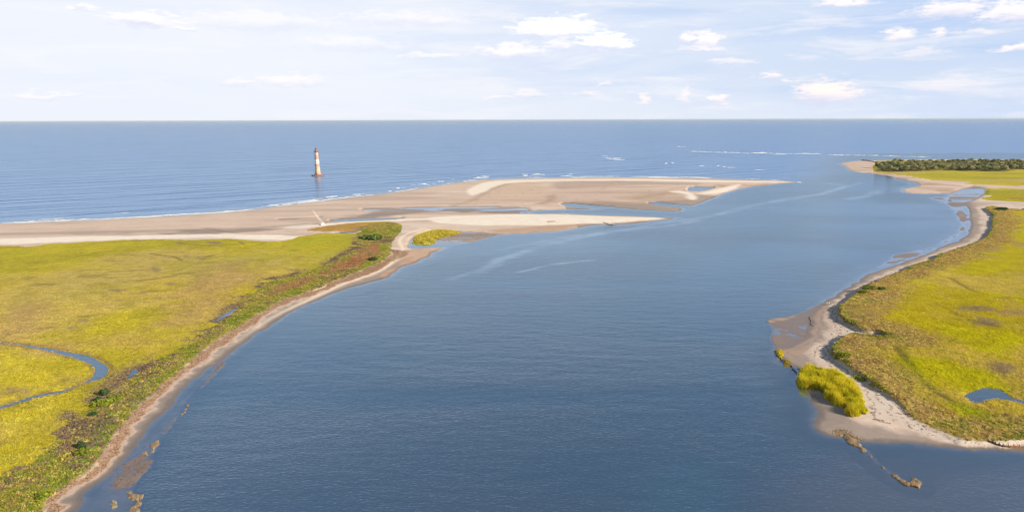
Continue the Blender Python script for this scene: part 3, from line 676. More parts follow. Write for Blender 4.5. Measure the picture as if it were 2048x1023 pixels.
def at(x, y):
    """grid indices of a world point"""
    a = math.atan2(x, y); th = math.atan2(CAM_H, math.hypot(x, y))
    j = int(round((a - AZ[0]) / (AZ[1] - AZ[0]))); i = int(round((TH[0] - th) / DTH))
    return min(max(i, 0), NR - 1), min(max(j, 0), NC - 1)
def on_ground(px, py, z=0.8):
    x, y = ground(px, py, z); i, j = at(x, y); zz = float(h[i, j])
    x, y = ground(px, py, zz); i, j = at(x, y)
    return Vector((x, y, max(float(h[i, j]), 0.0)))
# ------------------------------------------------------------------ plant material and scatter tools
def foliage_mat(name, transl=0.15):
    m = bpy.data.materials.new(name); m.use_nodes = True; N = NT(m.node_tree); b = m.node_tree.nodes['Principled BSDF']
    a = attr(N, 'albedo', 'Color'); N.put(b.inputs['Base Color'], a); b.inputs['Roughness'].default_value = 0.75
    b.inputs['Specular IOR Level'].default_value = 0.04
    t = N.n('ShaderNodeBsdfTranslucent'); N.put(t.inputs[0], a)
    mx = N.n('ShaderNodeMixShader'); mx.inputs[0].default_value = transl
    N.t.links.new(b.outputs[0], mx.inputs[1]); N.t.links.new(t.outputs[0], mx.inputs[2]); N.t.links.new(mx.outputs[0], N.t.nodes['Material Output'].inputs[0])
    return m
M_LEAF = foliage_mat('leaves', 0.3); M_GRASS = foliage_mat('grass', 0.42)
M_STICK = material('dead_wood', (.20, .155, .12), .85, ((.11, .085, .07), 3.0), bump=.02)
M_LOG = material('weathered_log', (.26, .20, .155), .85, ((.13, .10, .08), 5.0), bump=.02)

cellA = cell * (RR[:, None] * (AZ[1] - AZ[0]))
def scatter(mask, n, rmax=None):
    w = np.clip(mask, 0, 1) * cellA
    if rmax is not None: w = w * (RR[:, None] < rmax)
    w = w * (np.abs(AZ)[None, :] < R(43.5))
    c = np.cumsum(w.ravel()); k = np.searchsorted(c, rng.random(n) * c[-1])
    k = np.clip(k, 0, w.size - 1); i, j = np.unravel_index(k, w.shape)
    a = AZ[j] + (rng.random(n) - .5) * (AZ[1] - AZ[0]); th = TH[i] + (rng.random(n) - .5) * DTH
    r_ = CAM_H / np.tan(th)
    return i, j, r_ * np.sin(a), r_ * np.cos(a), h[i, j]
def blades(x, y, z, col, nb, hgt, spread, wid, lean=0.35, cvar=0.15):
    """nb triangular blades per plant -> V, F, colours"""
    n = len(x); T = n * nb
    ang = rng.random((n, nb)) * 2 * np.pi; rad = np.sqrt(rng.random((n, nb))) * spread[:, None]
    bx = x[:, None] + np.cos(ang) * rad; by = y[:, None] + np.sin(ang) * rad
    a2 = rng.random((n, nb)) * 2 * np.pi; hh = hgt[:, None] * (0.6 + 0.6 * rng.random((n, nb)))
    wv = wid[:, None] * (0.6 + 0.8 * rng.random((n, nb)))
    dx, dy = np.cos(a2) * wv * .5, np.sin(a2) * wv * .5
    l = lean * hh; tx = bx + (rng.random((n, nb)) - .5) * 2 * l; ty = by + (rng.random((n, nb)) - .5) * 2 * l
    zb = z[:, None] - 0.05 + 0 * bx
    V = np.stack([np.stack([bx - dx, by - dy, zb], -1), np.stack([bx + dx, by + dy, zb], -1), np.stack([tx, ty, zb + hh], -1)], 2).reshape(-1, 3)
    Fc = np.arange(T * 3).reshape(T, 3)
    cc = np.repeat(col[:, None, :] * (1 + cvar * (rng.random((n, nb, 1)) * 2 - 1)), 3, axis=1).reshape(n, nb, 3, 3) if False else (col[:, None, None, :] * (1 + cvar * (rng.random((n, nb, 1, 1)) * 2 - 1)) * np.ones((1, 1, 3, 1)))
    return V, Fc, np.clip(cc.reshape(-1, 3), .005, .8)
def leaf_cloud(lobes, n, size, cols, seed, flat=0.7, shell=0.55):
    """lobes: (cx,cy,cz,rx,ry,rz) ellipsoids; n leaf clumps (quads) spread through them"""
    g = np.random.default_rng(seed); L = np.array(lobes, float)
    w = L[:, 3] * L[:, 4] * L[:, 5]; k = g.choice(len(L), n, p=w / w.sum())
    u = g.normal(size=(n, 3)); u /= np.linalg.norm(u, axis=1)[:, None]
    rr = shell + (1.05 - shell) * g.random(n) ** .6
    rr *= 1 + .16 * np.sin(u[:, 0] * 7 + seed) * np.cos(u[:, 2] * 6 + seed * 2)
    P = L[k, :3] + u * rr[:, None] * L[k, 3:]
    P[:, 2] = np.maximum(P[:, 2], size * .2)
    nrm = u + g.normal(size=(n, 3)) * .55; nrm /= np.linalg.norm(nrm, axis=1)[:, None]
    t = np.cross(nrm, g.normal(size=(n, 3))); t /= np.linalg.norm(t, axis=1)[:, None]; b_ = np.cross(nrm, t)
    s = size * (.5 + g.random(n))[:, None]
    V = np.stack([P - t * s - b_ * s * flat, P + t * s - b_ * s * flat * .6, P + t * s * .8 + b_ * s * flat, P - t * s * .7 + b_ * s * flat * 1.1], 1).reshape(-1, 3)
    Fc = np.arange(n * 4).reshape(n, 4)
    cols = np.array(cols); cm = cols[g.integers(0, len(cols), n)] * (.75 + .5 * g.random(n))[:, None]
    return V, Fc, np.repeat(cm, 4, axis=0)

# ---- stuff: marsh grass, dune scrub, drift debris
near_v = vegm * (1 - stripL) * (1 - stripR) * (Y > 100)
def grass_field(name, mask, n, rmax, label, hg, nb=4, wd=.16, tint=1.0):
    i, j, x, y, z = scatter(mask, n, rmax)
    col = base[i, j] * tint * (0.86 + 0.28 * rng.random((n, 1)))
    col = col * 1.45; dr = np.hypot(x, y); kp = rng.random(n) < np.clip((rmax - dr) / (rmax * .45), 0, 1); i, j, x, y, z, col = i[kp], j[kp], x[kp], y[kp], z[kp], col[kp]; n = len(x)
    hv = hg * (.6 + .6 * rng.random(n)) * (1 + .25 * n6[i, j])
    V, Fc, cc = blades(x, y, z, col, nb, hv, np.full(n, .35), np.full(n, wd), .45, .10)
    o = mesh_np(name, V, Fc, M_GRASS, {'albedo': cc}, smooth=False); tag(o, label, kind='stuff'); return o
grass_field('marsh_grass', near_v * (X > 60), 85000, 560, 'yellow green cordgrass covering the marsh on the right bank', .58)
grass_field('marsh_grass', near_v * (X < 60), 75000, 480, 'yellow green cordgrass covering the marsh plain on the left bank', .48)
def scrub(name, mask, n, palette, label, smin, smax, rmax=1000):
    i, j, x, y, z = scatter(mask, n, rmax)
    pal = np.array(palette)
    patch = np.clip(((n6[i, j] * .6 + n25[i, j] * .7 + rng.normal(size=n) * .35) * .5 + .5) * len(pal), 0, len(pal) - 1).astype(int)
    col = pal[patch] * (.7 + .6 * rng.random((n, 1)))
    col = col * 1.75
    s = smin + (smax - smin) * rng.random(n) ** 2
    V, Fc, cc = blades(x, y, z, col, 9, s * .55, s * .8, s * .55, 1.0, .25)
    o = mesh_np(name, V, Fc, M_GRASS, {'albedo': cc}, smooth=False); tag(o, label, kind='stuff'); return o
scrub('dune_scrub', stripL * (red < .3), 26000, [(.14,.19,.03), (.19,.215,.03), (.25,.235,.04), (.33,.26,.08), (.20,.14,.08), (.15,.11,.08)], 'low green and straw coloured scrub along the left shore', .35, 1.1)
scrub('dune_scrub', red * vegm, 9000, [(.25,.135,.07), (.31,.17,.085), (.24,.17,.08), (.21,.19,.06)], 'rust red low scrub behind the left shore', .5, 1.2, 1200)
scrub('dune_scrub', stripR, 26000, [(.19,.21,.03), (.36,.29,.07), (.42,.31,.11), (.28,.18,.08), (.38,.29,.07), (.24,.17,.07)], 'straw and brown scrub on the bank of the right shore', .3, .95)
vb = np.clip((vR > 0) * (vR < 2.5) * vegm, 0, 1)
scrub('dune_scrub', vb * sstep(n25, .0, .6), 5000, [(.12,.17,.03), (.18,.20,.03), (.30,.25,.07)], 'dense green fringe along the edge of the right bank', .5, 1.4)
def debris(name, mask, n, label, pal, ln=(.4, 1.6), wd=.09, rmax=900):
    i, j, x, y, z = scatter(mask, n, rmax)
    a = rng.random(n) * np.pi; L = ln[0] + (ln[1] - ln[0]) * rng.random(n) ** 2
    dx, dy = np.cos(a) * L / 2, np.sin(a) * L / 2; px_, py_ = -np.sin(a) * wd, np.cos(a) * wd
    z0 = z + .02; zt = z + wd * 1.6
    V = np.stack([np.stack([x - dx - px_, y - dy - py_, z0], -1), np.stack([x - dx + px_, y - dy + py_, z0], -1), np.stack([x - dx, y - dy, zt], -1),
                  np.stack([x + dx - px_, y + dy - py_, z0], -1), np.stack([x + dx + px_, y + dy + py_, z0], -1), np.stack([x + dx, y + dy, zt], -1)], 1).reshape(-1, 3)
    o6 = (np.arange(n) * 6)[:, None, None]
    Fc = (np.array([[0, 3, 5], [0, 5, 2], [1, 2, 5], [1, 5, 4], [0, 2, 1], [3, 4, 5]])[None] + o6).reshape(-1, 3)
    pal = np.array(pal); col = np.repeat(pal[rng.integers(0, len(pal), n)] * (.7 + .6 * rng.random((n, 1))), 6, axis=0)
    o = mesh_np(name, V, Fc, M_GRASS, {'albedo': col}, smooth=False); tag(o, label, kind='stuff'); return o
dm = np.exp(-(iL / 5.0) ** 2) * (vL > 0) * (Y < 560) * sstep(n6 + .5 * n25, -.5, .5)
debris('drift_debris', dm, 9000, 'grey brown reed wrack and sticks stranded in a line on the marsh', [(.20,.15,.12), (.13,.10,.08), (.33,.26,.20), (.24,.17,.13)])
debris('drift_debris', bl * sstep(tt, .58, .7) * (1 - sstep(tt, .97, 1)), 14000, 'rust brown reed wrack strewn over the upper left beach', [(.34,.19,.11), (.44,.28,.17), (.52,.39,.26), (.26,.16,.10)], (.25, .9), .06, 600)
debris('drift_debris', bR * sstep(lines, .7, .95) * sstep(tt, .55, .7) * (h > .2), 2600, 'thin wrack scattered on the right beach', [(.26,.15,.10), (.40,.29,.20), (.16,.11,.09)], (.2, .8), .05, 600)
debris('oyster_shells', reef * (h > 0), 12000, 'tan oyster clusters on the low reefs at the water line', [(.58,.45,.28), (.48,.35,.20), (.66,.54,.38), (.36,.25,.15)], (.15, .5), .10, 900)
debris('oyster_shells', (mud1 + bt * .6) * (h > -.08), 5000, 'dark oyster rubble on the mud flats', [(.20,.14,.10), (.30,.21,.14)], (.15, .4), .07, 900)

# ---- grass stands that stand alone
def stand(name, px, n, hg, label, cat, pal, z=.2, spread=.45, wid=.16, nb=10, edge=1.5):
    Pw = poly_world(px, z, 3); Pn = np.array(Pw); x0, y0 = Pn.min(0); x1, y1 = Pn.max(0)
    xs = []; ys = []
    while len(xs) < n:
        cx = rng.random(4000) * (x1 - x0) + x0; cy = rng.random(4000) * (y1 - y0) + y0; ins = np.zeros(4000, bool)
        for (ax, ay), (bx, by) in zip(Pw, Pw[1:] + Pw[:1]):
            k = ((ay > cy) != (by > cy)) & (cx < (bx - ax) * (cy - ay) / (by - ay + 1e-12) + ax); ins ^= k
        xs += list(cx[ins]); ys += list(cy[ins])
    x = np.array(xs[:n]); y = np.array(ys[:n])
    dd = np.full(n, 1e9)
    for (ax, ay), (bx, by) in zip(Pw, Pw[1:] + Pw[:1]):
        t = np.clip(((x - ax) * (bx - ax) + (y - ay) * (by - ay)) / ((bx - ax) ** 2 + (by - ay) ** 2 + 1e-9), 0, 1)
        dd = np.minimum(dd, np.hypot(x - ax - t * (bx - ax), y - ay - t * (by - ay)))
    c = Pn.mean(0)
    lump = fbm(x, y, 3.5, 3, 301)
    keep = lump + .5 * fbm(x, y, 1.2, 2, 305) + dd / edge > -.05
    x, y, dd, lump = x[keep], y[keep], dd[keep], lump[keep]; n = len(x)
    z_ = np.array([max(h[at(a, b_)], -.1) for a, b_ in zip(x, y)])
    pal = np.array(pal); col = pal[np.clip(((lump * .5 + .5 + rng.normal(size=n) * .15) * len(pal)), 0, len(pal) - 1).astype(int)]
    lump2 = fbm(x, y, 1.6, 3, 311); hv = hg * (.35 + .65 * sstep(dd, 0, edge)) * (1 + .40 * lump + .38 * lump2); col = col * (1 + .25 * lump2)[:, None]
    V, Fc, cc = blades(x - c[0], y - c[1], z_, col, nb, hv, np.full(n, spread), np.full(n, wid * 1.5), .40, .25)
    o = mesh_np(name, V, Fc, M_GRASS, {'albedo': cc}, smooth=False); o.location = (c[0], c[1], 0); tag(o, label, cat); return o
YG = [(.40,.40,.02), (.55,.51,.02), (.68,.59,.03), (.72,.58,.04)]
stand('grass_stand', [(1594,757),(1600,745),(1615,738),(1640,741),(1671,753),(1695,765),(1716,782),(1726,805),(1730,820),(1737,826),(1726,832),(1706,836),(1690,828),(1694,818),(1672,812),(1650,796),(1644,786),(1625,778),(1602,775)], 4200, 2.5,
      'tall rounded stand of yellow green cordgrass on the lower right sandbank', 'grass', YG, .2)
stand('grass_stand', [(826,487),(832,473),(850,466),(870,461),(900,461.5),(922,465),(913,469),(895,473),(874,479),(868,486),(850,489)], 2200, 1.5,
      'yellow grass stand growing in the shallow cove below the far sand spit', 'grass', [(.48,.45,.05), (.58,.50,.07), (.62,.52,.11)], 0, 1.0, .4, 9, 4)
stand('grass_tuft', [(1555,705),(1559,701),(1564,704),(1565,713),(1560,717),(1556,712)], 90, 1.5, 'smaller upper tuft of marsh grass at the edge of the right mud flat', 'grass', YG, 0)
stand('grass_tuft', [(1567,725),(1573,720),(1580,724),(1584,730),(1576,733),(1570,734)], 120, 1.5, 'golden tuft of marsh grass between the mud flat and the tall grass stand', 'grass', [(.44,.36,.06), (.50,.38,.10)], 0)
stand('grass_tuft', [(221,1008),(227,1002),(233,1006),(232,1014),(225,1016)], 60, .9, 'pale dry tuft standing in the shallows at the bottom left', 'grass', [(.50,.44,.26), (.60,.52,.34)], -.1, .3, .08, 8, .6)

# ---- bushes
G_BR = [(.20,.26,.03), (.25,.30,.03), (.30,.33,.04)]; G_DK = [(.05,.09,.04), (.07,.12,.05), (.10,.15,.06)]; G_MD = [(.16,.25,.04), (.21,.29,.05), (.12,.18,.04)]
def bush(px, py, w, hh, cols, label, seed, name='bush', n=650):
    p = on_ground(px, py); g = np.random.default_rng(seed)
    lobes = [(g.uniform(-.3, .3) * w, g.uniform(-.3, .3) * w, hh * g.uniform(.3, .6), w * g.uniform(.22, .36), w * g.uniform(.22, .36), hh * g.uniform(.3, .5)) for _ in range(6)]
    t = empty(name, p); tag(t, label, 'bush')
    V, Fc, cc = leaf_cloud(lobes, n, .11 * (w * hh) ** .5 ** 1 * .6 + .05, cols, seed)
    mesh_np('foliage', V, Fc, M_LEAF, {'albedo': cc}, smooth=False, parent=t)
    bm = bmesh.new()
    for k in range(4):
        a = k * 1.6 + seed; tube(bm, [(0, 0, -.1), (.12 * w * math.cos(a), .12 * w * math.sin(a), hh * .3), (.25 * w * math.cos(a), .25 * w * math.sin(a), hh * .6)], [.07, .05, .025], 5)
    bm_obj('stem', bm, M_STICK, t)
    return t
bush(210, 808, 7.5, 1.6, G_BR, 'broad bright green bush among the scrub beside the marsh pool, lower left', 11)
bush(232, 800, 6.0, 1.4, G_BR, 'lighter green bush touching the right side of the broad bright one', 12)
bush(208, 790, 2.6, 2.6, G_DK, 'dark evergreen bush just above the broad bright green bush', 13)
bush(192, 802, 3.0, 1.8, G_DK, 'low dark bush left of the broad bright green bush', 14)
bush(184, 831, 3.2, 1.0, G_DK, 'flat dark bush below the broad bright green bush at the wrack line', 15)
bush(163, 896, 2.0, 2.4, G_DK, 'small dark upright bush right above a rounded bright green one', 16)
bush(166, 908, 3.4, 1.5, G_BR, 'rounded bright green bush beneath the small dark upright one', 17)
bush(80, 995, 4.5, 1.2, G_BR, 'low bright green bush in the bottom left corner of the scrub', 18)
bush(747, 478, 13, 4.2, G_MD + G_DK, 'large dark green bush on the low ridge behind the red scrub', 19, n=1200)
bush(733, 476, 8, 2.8, G_MD, 'smaller green bush left of the large dark one behind the red scrub', 20)
bush(745, 520, 6.5, 2.4, G_DK, 'dark bush between the red scrub and the curve of the beach', 21)
bush(1727, 584, 6, 1.6, G_BR, 'bright green bush on the brink of the right bank', 22)
bush(1737, 577, 7, 2.0, G_BR + G_MD, 'leafy green bush next inland from the bright one on the right bank', 23)
bush(1762, 579, 3.4, 2.0, G_MD, 'darker green bush farthest inland of the three on the right bank', 24)
bush(1690, 712, 5.5, 1.5, G_BR, 'green bush at the corner of the right bank near the tidal cove', 25)
bush(1722, 748, 4.5, 1.1, G_BR, 'small bright bush on the bank right above the tall grass stand', 26)
bush(2001, 419, 14, 3.0, G_DK, 'dark bush alone beside the sandy track on the far right', 27)

# ---- far wood on the headland
TREE_COL = [(.25,.28,.12), (.31,.32,.13), (.36,.35,.17), (.40,.37,.20), (.16,.21,.12), (.44,.36,.22)]
def crown_mesh(seed):
    g = np.random.default_rng(seed); lobes = []
    for k in range(7):
        a = g.uniform(0, 6.28); q = g.uniform(.6, 3.2)
        lobes.append((q * math.cos(a), q * math.sin(a), g.uniform(4.0, 7.4), g.uniform(1.8, 3.0), g.uniform(1.8, 3.0), g.uniform(1.3, 2.1)))
    i0 = seed % 4
    return leaf_cloud(lobes, 760, .50, [TREE_COL[i0], TREE_COL[i0 + 1], TREE_COL[i0 + 2]], seed, .8, .5)
def trunk_bm(seed):
    g = random.Random(seed); bm = bmesh.new()
    tube(bm, [(0, 0, -.3), (.15, .05, 1.6), (.1, -.1, 3.4), (.3, .1, 5.2)], [.36, .28, .22, .10], 7)
    for k in range(4):
        a = k * 1.57 + g.random(); q = g.uniform(1.4, 2.4)
        tube(bm, [(.12, 0, 2.2 + .4 * k), (q * .5 * math.cos(a), q * .5 * math.sin(a), 3.6 + .3 * k), (q * math.cos(a), q * math.sin(a), 5.2 + .3 * k)], [.18, .12, .05], 5)
    return bm
protos = []
Wp = np.array(poly_world(WOOD, .6, 2)); pts = []
gx = random.Random(5)
def inpoly(x, y, P):
    r = False
    for (ax, ay), (bx, by) in zip(P, np.roll(P, -1, axis=0)):
        if (ay > y) != (by > y) and x < (bx - ax) * (y - ay) / (by - ay) + ax: r = not r
    return r
tries = 0
while len(pts) < 298 and tries < 60000:
    tries += 1
    # denser at the near edge, which shows largest
    x = gx.uniform(Wp[:, 0].min(), Wp[:, 0].max()); y = gx.uniform(Wp[:, 1].min(), Wp[:, 1].max())
    if not inpoly(x, y, Wp): continue
    frac = (y - Wp[:, 1].min()) / (Wp[:, 1].max() - Wp[:, 1].min())
    md = 9.5 + 5.5 * frac
    if any((x - a) ** 2 + (y - b) ** 2 < md * md for a, b in pts): continue
    pts.append((x, y))
pts.sort(key=lambda p: p[0] / p[1])
for k in range(6):
    V, Fc, cc = crown_mesh(40 + k)
    t = empty('tree', (0, 0, 0)); mesh_np('crown', V, Fc, M_LEAF, {'albedo': cc}, smooth=False, parent=t); bm_obj('trunk', trunk_bm(k), M_STICK, t)
    protos.append(t)
for k, (x, y) in enumerate(pts):
    if k < 6: t = protos[k]
    else:
        src = protos[gx.randrange(6)]; t = src.copy(); COL.objects.link(t)
        for ch in src.children:
            c_ = ch.copy(); COL.objects.link(c_); c_.parent = t
    i, j = at(x, y); t.location = (x, y, max(float(h[i, j]), .2)); t.rotation_euler.z = gx.uniform(0, 6.28)
    s = gx.uniform(.8, 1.3); t.scale = (s * gx.uniform(1.2, 1.9), s * gx.uniform(1.2, 1.9), s * gx.uniform(.68, 1.12))
    tag(t, 'olive green tree among the dense wood covering the far right headland', 'tree', 'trees of the wood on the far headland')
tag(t, 'olive green tree among the dense wood covering the far right headland', 'tree', 'trees of the wood on the far headland')
protos[0]['label'] = 'leftmost tree of the far right wood, out at the sandy tip of the headland'; del protos[0]['group']

# ---- driftwood
def log(px1, py1, px2, py2, rad, label, mat=M_LOG, fork=True, seed=1, name='driftwood_log', group=None):
    a = on_ground(px1, py1); b_ = on_ground(px2, py2); g = random.Random(seed)
    c = (a + b_) / 2; L = (b_ - a).length; d_ = (b_ - a).normalized(); s_ = Vector((-d_.y, d_.x, 0))
    t = empty(name, c); tag(t, label, 'driftwood', group)
    bm = bmesh.new(); n = 7; pp = []
    for k in range(n):
        f = k / (n - 1); pp.append((a - c).lerp(b_ - c, f) + s_ * g.uniform(-.04, .04) * L + Vector((0, 0, rad * .8 + g.uniform(0, .15) * rad)))
    tube(bm, pp, [rad * (1.15 - .7 * k / (n - 1)) for k in range(n)], 8); bm_obj('trunk', bm, mat, t, True)
    if fork:
        bm = bmesh.new()
        for k in (2, 3, 4, 5):
            q = pp[k]; sd = 1 if k % 2 else -1
            e = q + d_ * L * .12 + s_ * sd * L * g.uniform(.06, .14) + Vector((0, 0, L * g.uniform(.02, .09)))
            tube(bm, [q, (q + e) / 2 + Vector((0, 0, .05 * L * .3)), e], [rad * .45, rad * .3, rad * .12], 5)
        bm_obj('branches', bm, mat, t)
    return t
log(226, 784, 270, 768, .16, 'long thin driftwood log lying right of the dark evergreen bush by the marsh pool', seed=1)
log(262, 812, 290, 798, .14, 'bent driftwood log near the beach edge, right of the broad bright green bush', seed=2)
log(170, 892, 206, 897, .16, 'curved driftwood log at the beach edge beside the rounded bright green bush', seed=3)
log(100, 902, 140, 908, .16, 'driftwood log in the scrub left of the rounded bright green bush', seed=4)
log(68, 930, 104, 922, .18, 'dark driftwood log in the wrack line near the lower left', seed=5)
log(150, 934, 186, 930, .14, 'short driftwood log at the beach edge near the bottom left', seed=6)
log(35, 978, 60, 966, .16, 'driftwood log in the wrack line closest to the bottom left corner', seed=7)
log(370, 690, 392, 676, .18, 'dark driftwood log on the marsh side where the beach bends', seed=8)
log(1207, 445, 1216, 449, .30, 'forked driftwood trunk on the spit left of the beached skiff', seed=9)
log(1618, 634, 1624, 652, .16, 'dark crooked branch lying on the wet mud flat of the right bank', seed=10)
log(1550, 702, 1566, 724, .22, 'dark waterlogged trunk along the outer edge of the right mud flat', mat=M_STICK, seed=12)
log(1582, 732, 1594, 748, .22, 'dark waterlogged trunk beside the tip of the tall grass stand', mat=M_STICK, seed=13)
log(1095, 443.5, 1112, 443, .35, 'long grey driftwood log lying on the white crest of the near spit', seed=14)

# ---- old groin and fallen bulkhead
M_ROCK = material('rock', (.11, .095, .085), .9, ((.06, .052, .048), .8), bump=.15)
def groin(px1, py1, px2, py2, label):
    a = Vector((*ground(px1, py1), 0)); b_ = Vector((*ground(px2, py2), 0)); c = (a + b_) / 2
    bm = bmesh.new(); g = random.Random(3); n = int((b_ - a).length / 1.4)
    for k in range(n * 3):
        p = a.lerp(b_, g.random()) - c; s = g.uniform(.8, 1.7)
        q = bmesh.ops.create_icosphere(bm, subdivisions=1, radius=s, matrix=Matrix.Translation(p + Vector((g.uniform(-1.6, 1.6), g.uniform(-1.6, 1.6), g.uniform(0, 1.5)))))
        for v_ in q['verts']: v_.co += Vector((g.uniform(-.25, .25), g.uniform(-.25, .25), g.uniform(-.3, .1))) * s
    o = bm_obj('rock_groin', bm, M_ROCK); o.location = c; tag(o, label, 'groin'); return o
groin(1724, 320.6, 1758, 326.5, 'dark rock groin running out across the tip of the far headland')
M_RUST = material('rusty_wood', (.16, .085, .045), .85, ((.09, .05, .03), 2.0), bump=.03)
M_RUST2 = material('rusty_orange_wood', (.34, .17, .07), .85, ((.20, .10, .05), 2.0), bump=.03)
def bulkhead():
    a = on_ground(1977, 880, .3); m = on_ground(2006, 893, .2); e = on_ground(2100, 898, .2)
    t = empty('timber_bulkhead', m); tag(t, 'low broken brown timber bulkhead slanting down the beach at the lower right edge', 'bulkhead')
    g = random.Random(4)
    for (p, q, n) in ((a, m, 12), (m, e, 26)):
        for k in range(n):
            u_ = p.lerp(q, k / n) - m; w_ = p.lerp(q, (k + .96) / n) - m; hh = g.uniform(.35, .8)
            bm = bmesh.new(); c = (u_ + w_) / 2; d_ = (w_ - u_)
            box(bm, c + Vector((0, 0, hh / 2 - .1)), (d_.length, .14, hh), math.atan2(d_.y, d_.x) + g.uniform(-.08, .08))
            bm_obj('plank', bm, M_RUST if p is a or k < 4 else M_RUST2, t)
            if k % 3 == 0:
                bm = bmesh.new(); tube(bm, [u_ + Vector((0, .15, -.3)), u_ + Vector((.05, .15, hh + .3))], .13, 7); bm_obj('post', bm, M_RUST, t)
bulkhead()

# ---- lighthouse standing in the sea
def lighthouse():
    x, y = ground(636, 351.5); t = empty('lighthouse', (x, y, 0)); t.rotation_euler = (0, R(-1.1), 0); t.rotation_euler.z = 0
    tag(t, 'tall weathered lighthouse with faded bands standing alone in the sea, slightly leaning', 'lighthouse')
    M_T = bpy.data.materials.new('weathered_bands'); M_T.use_nodes = True; N = NT(M_T.node_tree); b = M_T.node_tree.nodes['Principled BSDF']
    oc_ = N.n('ShaderNodeTexCoord').outputs['Object']; s_ = N.n('ShaderNodeSeparateXYZ'); N.put(s_.inputs[0], oc_)
    nz = N.noise(N.mapping(oc_, scale=(1, 1, .35)), .9, 5, .7); zz = N.math('ADD', s_.outputs[2], N.mapr(nz, 0, 1, -.6, .6))
    cr = N.n('ShaderNodeValToRGB'); N.put(cr.inputs[0], N.math('DIVIDE', zz, 42.0)); e = cr.color_ramp; e.interpolation = 'CONSTANT'
    stops = [(0, (.34, .19, .13)), (.05, (.48, .34, .22)), (.22, (.52, .38, .26)), (.38, (.42, .26, .19)), (.51, (.68, .60, .52)), (.68, (.42, .27, .20)), (.86, (.58, .45, .32))]
    e.elements[0].color = (*stops[0][1], 1); e.elements[1].position = stops[1][0]; e.elements[1].color = (*stops[1][1], 1)
    for p_, c_ in stops[2:]:
        k = e.elements.new(p_); k.color = (*c_, 1)
    bt_ = N.n('ShaderNodeTexBrick'); N.put(bt_.inputs['Vector'], N.mapping(oc_, scale=(1, 1, 2))); bt_.inputs['Scale'].default_value = 1.2
    N.put(b.inputs['Base Color'], N.mixc(N.mapr(nz, .5, .75, 0, .45, True), cr.outputs[0], (.36, .24, .17))); b.inputs['Roughness'].default_value = .9
    bm = bmesh.new(); pr = [(5.4, 0), (5.3, 2)]
    for k in range(1, 12): f = k / 11; pr.append((5.1 - 2.2 * f ** .85, 2 + 38 * f))
    lathe(bm, pr + [(3.4, 40.6), (3.6, 41.2)], 36); tower = bm_obj('tower', bm, M_T, t, True)
    M_D = material('dark_opening', (.04, .03, .03), .8); M_I = material('rusty_iron', (.16, .07, .055), .7, ((.08, .05, .05), 2.0)); M_B = material('rust_concrete', (.36, .19, .14), .9, ((.22, .12, .10), .6), bump=.1)
    for k, z in enumerate((7, 13, 19, 25, 31, 37)):
        for a in (-1.9, 1.1):
            r_ = 5.1 - 2.2 * ((z - 2) / 38) ** .85
            bm = bmesh.new(); aa = a + .25 * (k % 2); box(bm, (r_ * math.cos(aa), r_ * math.sin(aa), z), (.5, .9, 1.6), aa); w_ = bm_obj('window', bm, M_D, t)
    bm = bmesh.new(); box(bm, (5.2 * math.cos(-1.75), 5.2 * math.sin(-1.75), 3.6), (.8, 1.6, 3.0), -1.75); bm_obj('door', bm, M_D, t)
    # gallery, watch room, lantern
    bm = bmesh.new(); lathe(bm, [(3.4, 41.2), (4.3, 41.6), (4.3, 41.95), (3.0, 41.95)], 32); gal = bm_obj('gallery', bm, M_I, t)
    bm = bmesh.new()
    for k in range(20):
        a = k / 20 * 6.283; tube(bm, [(4.15 * math.cos(a), 4.15 * math.sin(a), 41.9), (4.15 * math.cos(a), 4.15 * math.sin(a), 43.1)], .05, 4)
    for z in (42.5, 43.1): tube(bm, [(4.15 * math.cos(k / 20 * 6.283), 4.15 * math.sin(k / 20 * 6.283), z) for k in range(21)], .05, 4)
    bm_obj('railing', bm, M_I, gal)
    bm = bmesh.new(); lathe(bm, [(2.6, 41.95), (2.6, 44.4), (3.1, 44.6), (3.1, 44.8), (1.9, 44.8)], 24); bm_obj('watch_room', bm, material('faded_red', (.42, .14, .12), .8, ((.25, .10, .09), 1.0)), t)
    bm = bmesh.new(); lathe(bm, [(1.8, 44.8), (1.8, 47.0)], 12); lr = bm_obj('lantern_room', bm, material('lantern_glass', (.30, .24, .26), .2), t)
    bm = bmesh.new()
    for k in range(12):
        a = k / 12 * 6.283; tube(bm, [(1.85 * math.cos(a), 1.85 * math.sin(a), 44.8), (1.85 * math.cos(a), 1.85 * math.sin(a), 47.0)], .08, 4)
    bm_obj('mullions', bm, M_I, lr)
    bm = bmesh.new(); lathe(bm, [(2.2, 47.0), (1.7, 47.7), (.7, 48.5), (.3, 48.8), (.3, 49.2), (.05, 49.9)], 24); bm_obj('roof', bm, M_I, t, True)
    # foundation: octagonal sheet pile ring, broken, and the drum inside
    bm = bmesh.new(); lathe(bm, [(7.2, -1.5), (7.2, 1.9), (6.6, 2.4), (5.5, 2.9), (5.3, 3.4)], 16); bm_obj('foundation', bm, M_B, t)
    bm = bmesh.new(); g = random.Random(8)
    for k in range(46):
        a = k / 46 * 6.283
        if g.random() < .18: continue
        hh = g.uniform(1.0, 2.3); box(bm, (11.0 * math.cos(a), 11.0 * math.sin(a), hh / 2 - .4), (.6, 1.35, hh + .8), a)
    tag(bm_obj('sheet_piles', bm, M_B, t), kind='stuff')
    bm = bmesh.new()
